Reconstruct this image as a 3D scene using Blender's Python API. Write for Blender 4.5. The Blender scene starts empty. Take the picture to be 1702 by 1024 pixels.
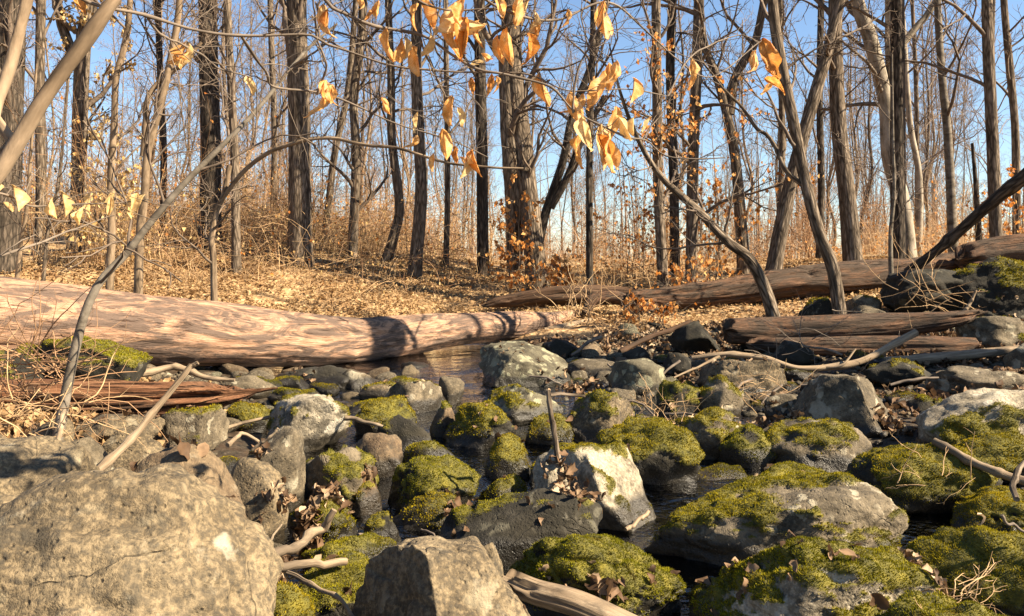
import bpy, math, random
import numpy as np
from mathutils import Vector, Matrix
from mathutils.bvhtree import BVHTree

# ---------------------------------------------------------------- camera, world, sun, exposure
scene = bpy.context.scene
col = scene.collection
H = 1.15            # eye height above the stream
F = 1336.0          # focal length in photograph pixels (1702 wide)
CX, HY = 851.0, 430.0
cam_d = bpy.data.cameras.new('camera')
cam_d.sensor_width = 36.0
cam_d.lens = 36.0 * F / 1702.0
cam_d.shift_y = -(512.0 - HY) / 1702.0
cam_d.clip_start = 0.05
cam_d.clip_end = 3000
cam = bpy.data.objects.new('camera', cam_d)
cam.location = (0, 0, H)
cam.rotation_euler = (math.radians(90), 0, 0)
col.objects.link(cam)
scene.camera = cam

SUN_AZ = math.radians(107.0)     # measured from +Y towards +X
SUN_EL = math.radians(39.0)
world = bpy.data.worlds.new('World')
scene.world = world
world.use_nodes = True
wn = world.node_tree
wn.nodes.clear()
sky = wn.nodes.new('ShaderNodeTexSky')
sky.sky_type = 'NISHITA'
sky.sun_disc = False
sky.sun_elevation = SUN_EL
sky.sun_rotation = SUN_AZ
sky.air_density = 1.0
sky.dust_density = 0.25
sky.ozone_density = 3.2
bg = wn.nodes.new('ShaderNodeBackground')
bg.inputs['Strength'].default_value = 0.05
wo = wn.nodes.new('ShaderNodeOutputWorld')
wn.links.new(sky.outputs[0], bg.inputs['Color'])
wn.links.new(bg.outputs[0], wo.inputs['Surface'])

sun_d = bpy.data.lights.new('sun', 'SUN')
sun_d.energy = 5.0
sun_d.angle = math.radians(0.53)
sun_d.color = (1.0, 0.85, 0.63)
sun = bpy.data.objects.new('sun', sun_d)
to_sun = Vector((math.sin(SUN_AZ) * math.cos(SUN_EL), math.cos(SUN_AZ) * math.cos(SUN_EL), math.sin(SUN_EL)))
sun.rotation_euler = to_sun.to_track_quat('Z', 'Y').to_euler()
sun.location = to_sun * 40
col.objects.link(sun)

scene.view_settings.view_transform = 'Standard'
scene.view_settings.look = 'None'
scene.view_settings.exposure = 2.0
scene.view_settings.gamma = 1.0
scene.view_settings.use_curve_mapping = False
scene.cycles.max_bounces = 6
scene.cycles.diffuse_bounces = 3
scene.cycles.glossy_bounces = 3
scene.cycles.transmission_bounces = 3
scene.cycles.transparent_max_bounces = 8
scene.cycles.use_denoising = True

RNG = np.random.default_rng(11)

# ---------------------------------------------------------------- helpers
def W(px, py, d):
    """the point seen at photograph pixel (px, py) at depth d"""
    return np.array([(px - CX) / F * d, d, H - (py - HY) / F * d])

def _hash(ix, iy, iz, seed):
    h = (ix.astype(np.int64) * 374761393 + iy.astype(np.int64) * 668265263 + iz.astype(np.int64) * 2147483647 + seed * 1274126177) & 0xFFFFFFFF
    h = ((h ^ (h >> 13)) * 1274126177) & 0xFFFFFFFF
    h = h ^ (h >> 16)
    return (h & 0xFFFFFF) / float(0xFFFFFF) * 2.0 - 1.0

def noise3(p, seed=0):
    p = np.asarray(p, dtype=float)
    i = np.floor(p).astype(np.int64)
    f = p - i
    u = f * f * f * (f * (f * 6 - 15) + 10)
    out = 0
    for dx in (0, 1):
        wx = u[..., 0] if dx else 1 - u[..., 0]
        for dy in (0, 1):
            wy = u[..., 1] if dy else 1 - u[..., 1]
            for dz in (0, 1):
                wz = u[..., 2] if dz else 1 - u[..., 2]
                out = out + wx * wy * wz * _hash(i[..., 0] + dx, i[..., 1] + dy, i[..., 2] + dz, seed)
    return out

def fbm(p, seed=0, octaves=4, lac=2.03, gain=0.5):
    p = np.asarray(p, dtype=float)
    a, s = 1.0, 0
    for o in range(octaves):
        s = s + a * noise3(p + 17.3 * o, seed + o)
        p = p * lac
        a *= gain
    return s

def sstep(a, b, x):
    t = np.clip((x - a) / (b - a), 0, 1)
    return t * t * (3 - 2 * t)

def unit(v):
    return v / np.maximum(np.linalg.norm(v, axis=-1, keepdims=True), 1e-9)

def make_mesh(name, verts, faces, attrs=None, smooth=True):
    """faces: list of int arrays (n,3) / (n,4); attrs: name -> (n,) or (n,3) array"""
    me = bpy.data.meshes.new(name)
    verts = np.ascontiguousarray(verts, dtype=np.float32)
    faces = [np.asarray(f, dtype=np.int32) for f in faces if len(f)]
    me.vertices.add(len(verts))
    me.vertices.foreach_set('co', verts.ravel())
    nl = sum(f.size for f in faces)
    npoly = sum(len(f) for f in faces)
    me.loops.add(nl)
    me.polygons.add(npoly)
    me.loops.foreach_set('vertex_index', np.concatenate([f.ravel() for f in faces]))
    tot = np.concatenate([np.full(len(f), f.shape[1], np.int32) for f in faces])
    start = np.concatenate([[0], np.cumsum(tot)[:-1]]).astype(np.int32)
    me.polygons.foreach_set('loop_start', start)
    me.polygons.foreach_set('loop_total', tot)
    if smooth:
        me.polygons.foreach_set('use_smooth', np.ones(npoly, dtype=bool))
    me.update(calc_edges=True)
    for k, a in (attrs or {}).items():
        a = np.ascontiguousarray(a, dtype=np.float32)
        if a.ndim == 1:
            me.attributes.new(k, 'FLOAT', 'POINT').data.foreach_set('value', a)
        else:
            me.attributes.new(k, 'FLOAT_VECTOR', 'POINT').data.foreach_set('vector', a.ravel())
    return me

class MB:
    """collects shapes that become ONE mesh object"""
    def __init__(self):
        self.v, self.f3, self.f4, self.a, self.n = [], [], [], {}, 0
    def add(self, v, f, **attrs):
        v = np.asarray(v, dtype=float).reshape(-1, 3)
        f = np.asarray(f, dtype=np.int64)
        (self.f3 if f.shape[1] == 3 else self.f4).append(f + self.n)
        self.v.append(v)
        for k, a in attrs.items():
            self.a.setdefault(k, []).append(np.asarray(a, dtype=float))
        self.n += len(v)
    def verts(self):
        return np.concatenate(self.v)
    def mesh(self, name, off=(0, 0, 0), smooth=True):
        fs = []
        if self.f3: fs.append(np.concatenate(self.f3))
        if self.f4: fs.append(np.concatenate(self.f4))
        at = {k: np.concatenate(a) for k, a in self.a.items() if sum(len(x) for x in a) == self.n}
        return make_mesh(name, self.verts() - np.asarray(off), fs, at, smooth)

def tag(o, label=None, cat=None, group=None, kind=None):
    if label: o['label'] = label
    if cat: o['category'] = cat
    if group: o['group'] = group
    if kind: o['kind'] = kind
    return o

def empty(name, loc):
    o = bpy.data.objects.new(name, None)
    o.location = tuple(float(c) for c in loc)
    o.empty_display_size = 0.1
    col.objects.link(o)
    return o

def link(name, me, mat, parent=None, loc=None):
    o = bpy.data.objects.new(name, me)
    if mat is not None and not me.materials:
        me.materials.append(mat)
    if loc is not None:
        o.location = tuple(float(c) for c in loc)
    if parent is not None:
        o.parent = parent
    col.objects.link(o)
    return o

def build(name, mb, mat, parent=None, smooth=True):
    """mb in world coordinates; under a parent it is made relative to the parent's location,
    alone it gets its origin at the middle of its base"""
    if parent is not None:
        off = np.array(parent.location)
        if parent.parent is not None: off = off + np.array(parent.parent.location)
        return link(name, mb.mesh(name, off, smooth), mat, parent)
    v = mb.verts()
    off = np.array([(v[:, 0].min() + v[:, 0].max()) / 2, (v[:, 1].min() + v[:, 1].max()) / 2, v[:, 2].min()])
    return link(name, mb.mesh(name, off, smooth), mat, None, off)

def catmull(pts, n):
    pts = np.asarray(pts, dtype=float)
    if len(pts) == 2:
        return pts[0] + (pts[1] - pts[0]) * np.linspace(0, 1, n)[:, None]
    seg = np.linalg.norm(np.diff(pts[:, :3], axis=0), axis=1)
    cum = np.concatenate([[0], np.cumsum(seg)])
    t = np.linspace(0, cum[-1], n)
    k = np.clip(np.searchsorted(cum, t, side='right') - 1, 0, len(pts) - 2)
    u = ((t - cum[k]) / np.maximum(seg[k], 1e-9))[:, None]
    P = np.vstack([2 * pts[0] - pts[1], pts, 2 * pts[-1] - pts[-2]])
    p0, p1, p2, p3 = P[k], P[k + 1], P[k + 2], P[k + 3]
    return 0.5 * (2 * p1 + (p2 - p0) * u + (2 * p0 - 5 * p1 + 4 * p2 - p3) * u ** 2 + (3 * p1 - p0 - 3 * p2 + p3) * u ** 3)

def tubes(P, R, k=3):
    """P (T,n,3) centre lines, R (T,n) radii -> verts, quads, uvw, all tubes at once"""
    T, n, _ = P.shape
    tan = np.gradient(P, axis=1)
    tan = unit(tan)
    ov = unit(P[:, -1] - P[:, 0])
    ref = np.where((np.abs(ov[:, 2]) < 0.7)[:, None], np.array([[0, 0, 1.0]]), np.array([[1.0, 0, 0]]))
    u = unit(np.cross(tan, ref[:, None, :]))
    w = np.cross(tan, u)
    ang = np.arange(k) / k * 2 * np.pi
    c, s = np.cos(ang), np.sin(ang)
    ring = u[:, :, None, :] * c[None, None, :, None] + w[:, :, None, :] * s[None, None, :, None]
    V = P[:, :, None, :] + ring * R[:, :, None, None]
    seg = np.concatenate([np.zeros((T, 1)), np.cumsum(np.linalg.norm(np.diff(P, axis=1), axis=2), axis=1)], axis=1)
    uvw = np.stack([np.broadcast_to(seg[:, :, None], (T, n, k)), c[None, None, :] * R[:, :, None], s[None, None, :] * R[:, :, None]], axis=-1)
    base = (np.arange(T) * n * k)[:, None, None] + (np.arange(n - 1) * k)[None, :, None]
    j = np.arange(k)[None, None, :]
    j2 = (j + 1) % k
    Q = np.stack([base + j, base + j2, base + k + j2, base + k + j], axis=-1).reshape(-1, 4)
    return V.reshape(-1, 3), Q, uvw.reshape(-1, 3)

def add_tubes(mb, P, R, k=3):
    if len(P) == 0: return
    v, q, u = tubes(P, R, k)
    mb.add(v, q, uvw=u)

def add_tube(mb, pts, r0, r1=None, n=24, k=10, wob=0.0, seed=0, caps=True, rough=0.0, nodes=0):
    """one stick or limb along pts (world), radius r0 to r1, closed ends"""
    P = catmull(pts, n)
    if wob:
        t = np.linspace(0, 1, n)[:, None]
        P = P + fbm(np.hstack([t * 4 + seed, t * 0 + seed * 3.1, t * 0]), seed, 3)[:, None] * wob * np.array([0.6, 0.6, 0.8]) * np.sin(np.pi * t)
    R = np.interp(np.linspace(0, 1, n), np.linspace(0, 1, 2 if np.isscalar(r0) else len(r0)), [r0, r1 if r1 is not None else r0] if np.isscalar(r0) else r0)
    if nodes:
        rg = np.random.default_rng(seed + 900); tt = np.linspace(0, 1, n)
        for c in (np.arange(nodes) + rg.uniform(0.1, 0.9, nodes)) / nodes:
            R = R * (1 + rg.uniform(0.12, 0.38) * np.exp(-((tt - c) / (1.3 / n)) ** 2))
            P = P + rg.normal(size=3) * R.max() * 0.5 * np.exp(-np.abs(tt - c) * 9)[:, None] * np.sin(np.pi * tt)[:, None]
    v, q, u = tubes(P[None], R[None], k)
    if rough:
        nn = fbm(u * np.array([3.0, 9 / max(R.max(), 1e-4) * 0.1, 9 / max(R.max(), 1e-4) * 0.1]) + seed, seed, 3)
        c = np.repeat(P, k, axis=0)
        v = c + (v - c) * (1 + rough * nn)[:, None]
    mb.add(v, q, uvw=u)
    if caps:
        for ring, c, uu, flip in ((v[:k], P[0], 0.0, True), (v[-k:], P[-1], u[-1, 0], False)):
            vv = np.vstack([ring, c[None]])
            j = np.arange(k)
            f = np.stack([j, (j + 1) % k, np.full(k, k)], axis=1)
            if flip: f = f[:, ::-1]
            mb.add(vv, f, uvw=np.vstack([u[:k] if flip else u[-k:], [[uu, 0, 0]]]))

def leaf_batch(pos, size, rng, flat=0.35, aspect=0.42, hang=False, elong=1.0):
    """many small leaves: verts, tris, rnd attribute (one value per leaf)"""
    n = len(pos)
    L = size * rng.uniform(0.65, 1.25, n)
    wd = L * aspect * rng.uniform(0.8, 1.2, n)
    cu = rng.normal(0.15, 0.22, n) * L
    cu2 = rng.normal(0.15, 0.22, n) * L
    ct = rng.normal(0.0, 0.25, n) * L
    z = np.zeros(n)
    loc = np.stack([
        np.stack([z, -0.5 * L, ct * 0.5], -1), np.stack([-wd, -0.05 * L, cu], -1), np.stack([z, 0 * L, z], -1),
        np.stack([wd, 0.02 * L, cu2], -1), np.stack([z, 0.5 * L, ct], -1)], axis=1)
    if hang:
        yaw = rng.uniform(0, 2 * np.pi, n); pit = rng.normal(-1.25, 0.3, n); rol = rng.normal(0, 0.5, n)
    else:
        yaw = rng.uniform(0, 2 * np.pi, n); pit = rng.normal(0, flat, n); rol = rng.normal(0, flat, n)
    cy, sy, cp, sp, cr, sr = np.cos(yaw), np.sin(yaw), np.cos(pit), np.sin(pit), np.cos(rol), np.sin(rol)
    x, y, zz = loc[..., 0], loc[..., 1], loc[..., 2]
    x, zz = x * cr[:, None] + zz * sr[:, None], -x * sr[:, None] + zz * cr[:, None]
    y, zz = y * cp[:, None] - zz * sp[:, None], y * sp[:, None] + zz * cp[:, None]
    x, y = x * cy[:, None] - y * sy[:, None], x * sy[:, None] + y * cy[:, None]
    V = np.stack([x, y, zz], -1) + pos[:, None, :]
    f = np.array([[0, 3, 2], [0, 2, 1], [1, 2, 4], [2, 3, 4]])
    Fc = (np.arange(n) * 5)[:, None, None] + f[None]
    rnd = np.repeat(rng.uniform(0, 1, n), 5)
    return V.reshape(-1, 3), Fc.reshape(-1, 3), rnd

def leaf_curled(pos, size, rng, flat=0.6):
    """nearer dead leaves: a 3 x 5 curled sheet each"""
    n = len(pos)
    U, V = np.meshgrid(np.array([-1.0, 0, 1.0]), np.linspace(0, 1, 6))
    U, V = U.ravel()[None], V.ravel()[None]
    L = size * rng.uniform(0.6, 1.3, n)[:, None]
    half = rng.uniform(0.2, 0.36, n)[:, None] * np.sin(np.pi * (0.04 + 0.94 * V)) ** 0.8 * (1 + 0.25 * rng.normal(size=(n, U.shape[1])) * (np.abs(U) > 0.5))
    curl = rng.normal(0, 1.5, n)[:, None]; fold = rng.normal(0.7, 0.5, n)[:, None]
    x = U * half * L
    z = np.abs(U) * half * L * fold + 0.05 * L * rng.normal(size=(n, U.shape[1]))
    a = curl * V
    y = L * np.where(np.abs(curl) > 0.05, np.sin(a) / np.where(np.abs(curl) > 0.05, curl, 1), V) - 0.4 * L
    z = z + L * np.where(np.abs(curl) > 0.05, (1 - np.cos(a)) / np.where(np.abs(curl) > 0.05, curl, 1), 0)
    yaw = rng.uniform(0, 2 * np.pi, n)[:, None]; pit = rng.normal(0, flat, n)[:, None]; rol = rng.normal(0, flat, n)[:, None]
    x, z = x * np.cos(rol) + z * np.sin(rol), -x * np.sin(rol) + z * np.cos(rol)
    y, z = y * np.cos(pit) - z * np.sin(pit), y * np.sin(pit) + z * np.cos(pit)
    x, y = x * np.cos(yaw) - y * np.sin(yaw), x * np.sin(yaw) + y * np.cos(yaw)
    Vt = np.stack([x, y, z], -1) + pos[:, None, :]
    q = np.array([[r * 3 + c, r * 3 + c + 1, r * 3 + c + 4, r * 3 + c + 3] for r in range(5) for c in range(2)])
    Fc = (np.arange(n) * 18)[:, None, None] + q[None]
    return Vt.reshape(-1, 3), Fc.reshape(-1, 4), np.repeat(rng.uniform(0, 1, n), 18)

def grow(P, R, count, length, ang, rng, n=6, up=0.15, tmin=0.25, tmax=1.0, wob=0.25, rr=0.55, tip=0.25, rmin=0.002):
    """children of every parent tube: P (T,n,3), R (T,n) -> child P, R"""
    T, m, _ = P.shape
    K = T * count
    pid = np.repeat(np.arange(T), count)
    t = (np.tile(np.arange(count), T) + rng.uniform(0, 1, K)) / count
    t = tmin + (tmax - tmin) * t
    x = t * (m - 1)
    i = np.clip(x.astype(int), 0, m - 2)
    u = (x - i)[:, None]
    p0 = P[pid, i] * (1 - u) + P[pid, i + 1] * u
    tg = unit(P[pid, i + 1] - P[pid, i])
    r0 = (R[pid, i] * (1 - u[:, 0]) + R[pid, i + 1] * u[:, 0])
    rnd = rng.normal(size=(K, 3))
    perp = unit(rnd - (rnd * tg).sum(1, keepdims=True) * tg)
    a = rng.normal(ang, 0.22, K)[:, None]
    d = unit(np.cos(a) * tg + np.sin(a) * perp + np.array([0, 0, up]))
    Lp = np.linalg.norm(np.diff(P, axis=1), axis=2).sum(1)
    L = (length if length > 0 else -length * Lp[pid]) * rng.uniform(0.5, 1.25, K) * (1 - 0.45 * (t - tmin) / max(tmax - tmin, 1e-6))
    pts = [p0]
    dd = d
    st = (L / (n - 1))[:, None]
    drift = rng.normal(size=(K, 3)) * wob * 0.5
    for s in range(n - 1):
        dd = unit(dd + rng.normal(size=(K, 3)) * wob * 0.6 + drift * 0.4 + np.array([0, 0, up * 0.25]))
        pts.append(pts[-1] + dd * st)
    CP = np.stack(pts, axis=1)
    rb = np.maximum(r0 * rr * rng.uniform(0.7, 1.1, K), rmin)
    CR = rb[:, None] * np.linspace(1, tip, n)[None]
    return CP, np.maximum(CR, rmin * 0.6)

# ---------------------------------------------------------------- materials
def new_mat(name):
    m = bpy.data.materials.new(name)
    m.use_nodes = True
    nt = m.node_tree
    nt.nodes.clear()
    out = nt.nodes.new('ShaderNodeOutputMaterial')
    return m, nt, out

class NT:
    def __init__(self, nt): self.nt = nt
    def n(self, t, **kw):
        nd = self.nt.nodes.new(t)
        for k, v in kw.items():
            if hasattr(nd, k) and k not in nd.inputs: setattr(nd, k, v)
            else: self.s(nd, k, v)
        return nd
    def s(self, nd, k, v):
        i = nd.inputs[k]
        if isinstance(v, bpy.types.NodeSocket): self.nt.links.new(v, i)
        elif isinstance(v, bpy.types.Node): self.nt.links.new(v.outputs[0], i)
        else:
            if i.type == 'RGBA' and len(v) == 3: v = (*v, 1)
            i.default_value = v
    def coord(self, scale=(1, 1, 1), attr=None):
        if attr: c = self.n('ShaderNodeAttribute', attribute_name=attr).outputs['Vector']
        else: c = self.n('ShaderNodeTexCoord').outputs['Object']
        mp = self.n('ShaderNodeMapping')
        self.s(mp, 'Vector', c); self.s(mp, 'Scale', scale)
        return mp.outputs[0]
    def rand_offset(self, vec):
        oi = self.n('ShaderNodeObjectInfo')
        mu = self.n('ShaderNodeMath', operation='MULTIPLY'); self.s(mu, 0, oi.outputs['Random']); mu.inputs[1].default_value = 37.0
        ad = self.n('ShaderNodeVectorMath', operation='ADD'); self.s(ad, 0, vec); self.s(ad, 1, mu.outputs[0])
        return ad.outputs[0]
    def noise(self, vec, scale, detail=4, rough=0.55, dist=0.0):
        nd = self.n('ShaderNodeTexNoise')
        self.s(nd, 'Vector', vec); self.s(nd, 'Scale', scale); self.s(nd, 'Detail', detail); self.s(nd, 'Roughness', rough); self.s(nd, 'Distortion', dist)
        return nd.outputs['Fac']
    def voro(self, vec, scale, feature='F1', out='Distance'):
        nd = self.n('ShaderNodeTexVoronoi', feature=feature)
        self.s(nd, 'Vector', vec); self.s(nd, 'Scale', scale)
        return nd.outputs[out]
    def ramp(self, fac, stops, interp='LINEAR'):
        nd = self.n('ShaderNodeValToRGB')
        cr = nd.color_ramp
        cr.interpolation = interp
        while len(cr.elements) < len(stops): cr.elements.new(0.5)
        for e, (p, c) in zip(cr.elements, stops):
            e.position = p
            e.color = (*c, 1) if len(c) == 3 else c
        self.s(nd, 'Fac', fac)
        return nd.outputs['Color']
    def val(self, fac, a, b, lo=0.0, hi=1.0):
        nd = self.n('ShaderNodeMapRange')
        self.s(nd, 'Value', fac); self.s(nd, 'From Min', a); self.s(nd, 'From Max', b); self.s(nd, 'To Min', lo); self.s(nd, 'To Max', hi)
        return nd.outputs[0]
    def mix(self, fac, a, b, blend='MIX'):
        nd = self.n('ShaderNodeMix', data_type='RGBA', blend_type=blend)
        for i, v in ((0, fac), (6, a), (7, b)):
            s = nd.inputs[i]
            if isinstance(v, bpy.types.NodeSocket): self.nt.links.new(v, s)
            elif i == 0: s.default_value = v
            else: s.default_value = (*v, 1) if len(v) == 3 else v
        return nd.outputs[2]
    def math(self, op, a, b=None):
        nd = self.n('ShaderNodeMath', operation=op)
        for i, v in ((0, a), (1, b)):
            if v is None: continue
            if isinstance(v, bpy.types.NodeSocket): self.nt.links.new(v, nd.inputs[i])
            else: nd.inputs[i].default_value = v
        return nd.outputs[0]
    def attr(self, name):
        return self.n('ShaderNodeAttribute', attribute_name=name).outputs['Fac']
    def bump(self, h, strength=0.5, dist=0.01, nrm=None):
        nd = self.n('ShaderNodeBump')
        self.s(nd, 'Height', h); self.s(nd, 'Strength', strength); self.s(nd, 'Distance', dist)
        if nrm is not None: self.s(nd, 'Normal', nrm)
        return nd.outputs[0]
    def bsdf(self, out, color, rough=0.8, nrm=None, spec=0.3, **kw):
        b = self.n('ShaderNodeBsdfPrincipled')
        self.s(b, 'Base Color', color); self.s(b, 'Roughness', rough); self.s(b, 'Specular IOR Level', spec)
        if nrm is not None: self.s(b, 'Normal', nrm)
        for k, v in kw.items(): self.s(b, k, v)
        self.nt.links.new(b.outputs[0], out.inputs['Surface'])
        return b

def bark_mat(name, dark, mid, light, stretch=5.0, fine=38.0, depth=0.012, mottle=None):
    m, nt, out = new_mat(name); g = NT(nt)
    v = g.rand_offset(g.coord((stretch * 0.45, fine * 0.55, fine * 0.55), 'uvw'))
    ridges = g.noise(v, 1.0, 5, 0.62, 0.6)
    if depth > 0.015:
        pl = g.voro(g.rand_offset(g.coord((stretch * 0.9, fine * 0.5, fine * 0.5), 'uvw')), 1.0, 'DISTANCE_TO_EDGE')
        ridges = g.math('ADD', g.math('MULTIPLY', ridges, 0.72), g.val(pl, 0.0, 0.35, 0.02, 0.26))
    big = g.noise(g.rand_offset(g.coord((1.2, 4, 4), 'uvw')), 1.0, 3)
    fin = g.noise(g.coord((30, 120, 120), 'uvw'), 1.0, 3)
    c = g.ramp(ridges, [(0.36, dark), (0.49, mid), (0.64, light)])
    c = g.mix(g.val(big, 0.40, 0.7, 0.0, 0.45), c, mottle or mid)
    c = g.mix(g.val(fin, 0.3, 0.7, 0.0, 0.35), c, dark)
    hgt = g.math('ADD', g.math('MULTIPLY', ridges, 1.0), g.math('MULTIPLY', fin, 0.18))
    g.bsdf(out, c, 0.9, g.bump(hgt, 1.0, depth), 0.15)
    return m

def wood_mat(name, dark, mid, light, grey=None, greyamt=0.0, xs=1.2, ys=26.0, depth=0.008, crack=0.35):
    """weathered, debarked wood with grain along its length"""
    m, nt, out = new_mat(name); g = NT(nt)
    v = g.rand_offset(g.coord((xs, ys, ys), 'uvw'))
    grain = g.noise(v, 1.0, 6, 0.65, 0.8)
    fine = g.noise(g.coord((xs * 5, ys * 5, ys * 5), 'uvw'), 1.0, 3, 0.6)
    pat = g.noise(g.rand_offset(g.coord((1.5, 5.5, 5.5), 'uvw')), 1.0, 8, 0.75, 1.2)
    c = g.ramp(grain, [(0.27, dark), (0.46, mid), (0.70, light)])
    c = g.mix(g.val(fine, 0.35, 0.75, 0.0, 0.4), c, mid)
    if grey is not None:
        c = g.mix(g.val(pat, 0.60 - 0.25 * greyamt, 0.68 - 0.22 * greyamt, 0.0, 0.85), c, grey)
    cr = g.noise(g.rand_offset(g.coord((xs * 0.7, ys * 1.6, ys * 1.6), 'uvw')), 1.0, 4, 0.5, 0.3)
    crk = g.val(cr, crack - 0.05, crack + 0.02, 1.0, 0.0)
    c = g.mix(g.math('MULTIPLY', crk, 0.8), c, tuple(x * 0.35 for x in dark))
    hgt = g.math('SUBTRACT', g.math('ADD', grain, g.math('MULTIPLY', fine, 0.3)), g.math('MULTIPLY', crk, 0.8))
    g.bsdf(out, c, 0.85, g.bump(hgt, 1.0, depth), 0.2)
    return m

def twig_mat(name, c1, c2):
    m, nt, out = new_mat(name); g = NT(nt)
    nz = g.noise(g.coord((3, 3, 3)), 4.0, 3)
    g.bsdf(out, g.mix(g.val(nz, 0.3, 0.7), c1, c2), 0.8, None, 0.25)
    return m

def litter_mat(name, stops, trans=0.25):
    m, nt, out = new_mat(name); g = NT(nt)
    c = g.ramp(g.attr('rnd'), stops)
    nz = g.noise(g.coord((1, 1, 1)), 60.0, 3)
    c = g.mix(g.val(nz, 0.4, 0.75, 0.0, 0.45), c, tuple(x * 0.5 for x in stops[0][1]))
    b = g.n('ShaderNodeBsdfPrincipled'); g.s(b, 'Base Color', c); g.s(b, 'Roughness', 0.7); g.s(b, 'Specular IOR Level', 0.25)
    t = g.n('ShaderNodeBsdfTranslucent'); g.s(t, 'Color', c)
    mx = g.n('ShaderNodeMixShader'); mx.inputs[0].default_value = trans
    nt.links.new(b.outputs[0], mx.inputs[1]); nt.links.new(t.outputs[0], mx.inputs[2])
    nt.links.new(mx.outputs[0], out.inputs['Surface'])
    return m

def rock_mat(name, c1, c2, c3, lichen=0.3, lcol=(0.50, 0.49, 0.42), dark=(0.035, 0.03, 0.022), stain=0.3, speck=0.3):
    """stone: two-tone mottling, mineral specks, pale lichen rosettes, dark stains, olive moss where the 'moss' attribute says, wet dark film near the water"""
    m, nt, out = new_mat(name); g = NT(nt)
    v = g.rand_offset(g.coord((1, 1, 1)))
    big = g.noise(v, 3.4, 7, 0.7, 0.6)
    med = g.noise(v, 11.0, 6, 0.65)
    fin = g.noise(v, 70.0, 4, 0.7)
    c = g.ramp(big, [(0.36, c1), (0.50, c2), (0.64, c3)])
    c = g.mix(g.val(med, 0.42, 0.68, 0.0, 0.6), c, c3)
    crn = g.noise(v, 2.2, 4, 0.5, 1.2)
    crv = g.val(g.math('ABSOLUTE', g.math('SUBTRACT', crn, 0.5)), 0.0, 0.010, 1.0, 0.0)
    crv = g.math('MULTIPLY', crv, g.val(big, 0.52, 0.60, 0.0, 0.55))
    c = g.mix(g.math('MULTIPLY', crv, 0.6), c, dark)
    c = g.mix(g.val(fin, 0.45, 0.66, 0.0, speck), c, dark)
    c = g.mix(g.val(fin, 0.50, 0.28, 0.0, speck * 0.7), c, tuple(min(1, x * 1.6) for x in c3))
    st = g.noise(v, 4.2, 7, 0.72, 0.5)
    c = g.mix(g.val(st, 0.66 - 0.2 * stain, 0.74 - 0.16 * stain, 0.0, 0.75), c, dark)
    wob = g.noise(v, 16.0, 4, 0.6)
    vv = g.n('ShaderNodeVectorMath', operation='ADD'); g.s(vv, 0, v)
    sc = g.n('ShaderNodeCombineXYZ'); w2 = g.math('MULTIPLY', wob, 0.10); g.s(sc, 0, w2); g.s(sc, 1, w2); g.s(sc, 2, w2); g.s(vv, 1, sc.outputs[0])
    d1 = g.voro(vv.outputs[0], 13.0); d2 = g.voro(vv.outputs[0], 5.2)
    l1 = g.val(d1, 0.34, 0.29); l2 = g.val(d2, 0.36, 0.32)
    sel = g.noise(v, 3.3, 3)
    l1 = g.math('MULTIPLY', l1, g.val(sel, 0.62 - 0.3 * lichen, 0.66 - 0.3 * lichen))
    l2 = g.math('MULTIPLY', l2, g.val(sel, 0.40 + 0.3 * lichen, 0.36 + 0.3 * lichen))
    lch = g.math('MULTIPLY', g.math('MAXIMUM', l1, l2), g.val(med, 0.2, 0.55, 0.35, 1.0))
    c = g.mix(g.math('MULTIPLY', lch, min(1.0, 0.45 + lichen)), c, lcol)
    c = g.mix(g.math('MULTIPLY', g.val(g.math('ADD', g.attr('spot'), g.math('MULTIPLY', g.math('SUBTRACT', med, 0.5), 3.2)), 0.35, 1.1), 0.7), c, (0.34, 0.305, 0.23))
    ms = g.attr('moss')
    mcol = g.ramp(g.noise(v, 24.0, 4, 0.7), [(0.3, (0.022, 0.022, 0.006)), (0.5, (0.085, 0.075, 0.012)), (0.72, (0.16, 0.13, 0.015))])
    mk = g.val(g.math('ADD', ms, g.math('MULTIPLY', g.math('SUBTRACT', med, 0.5), 1.1)), 0.28, 0.72)
    c = g.mix(mk, c, mcol)
    wet = g.val(g.math('ADD', g.attr('wet'), g.math('MULTIPLY', g.math('SUBTRACT', med, 0.5), 0.9)), 0.4, 0.7)
    c = g.mix(g.math('MULTIPLY', wet, 0.88), c, (0.012, 0.010, 0.007))
    rg = g.val(wet, 0, 1, 0.88, 0.38)
    hg = g.math('ADD', g.math('ADD', g.math('MULTIPLY', med, 1.0), g.math('MULTIPLY', fin, 0.45)), g.math('MULTIPLY', lch, 0.15))
    pit = g.val(g.voro(v, 45.0), 0.0, 0.25, -0.35, 0.0)
    hg = g.math('SUBTRACT', g.math('ADD', hg, pit), g.math('MULTIPLY', crv, 0.7))
    g.bsdf(out, c, rg, g.bump(hg, 1.0, 0.014), 0.3)
    return m

M = {}
M['bark'] = bark_mat('bark_grey_brown', (0.030, 0.022, 0.015), (0.125, 0.095, 0.067), (0.255, 0.20, 0.148), 5.0, 46.0, 0.022)
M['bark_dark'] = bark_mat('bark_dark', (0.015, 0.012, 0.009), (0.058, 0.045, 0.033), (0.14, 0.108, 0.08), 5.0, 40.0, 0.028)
M['bark_tan'] = bark_mat('bark_tan', (0.05, 0.035, 0.022), (0.17, 0.12, 0.075), (0.28, 0.205, 0.135), 8.0, 26.0, 0.006)
M['bark_pale'] = bark_mat('bark_pale', (0.09, 0.075, 0.055), (0.26, 0.22, 0.17), (0.38, 0.33, 0.265), 7.0, 14.0, 0.004, (0.17, 0.14, 0.10))
M['bark_smooth'] = bark_mat('bark_smooth_grey', (0.05, 0.04, 0.03), (0.125, 0.105, 0.08), (0.21, 0.18, 0.145), 26.0, 12.0, 0.004)
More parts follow.
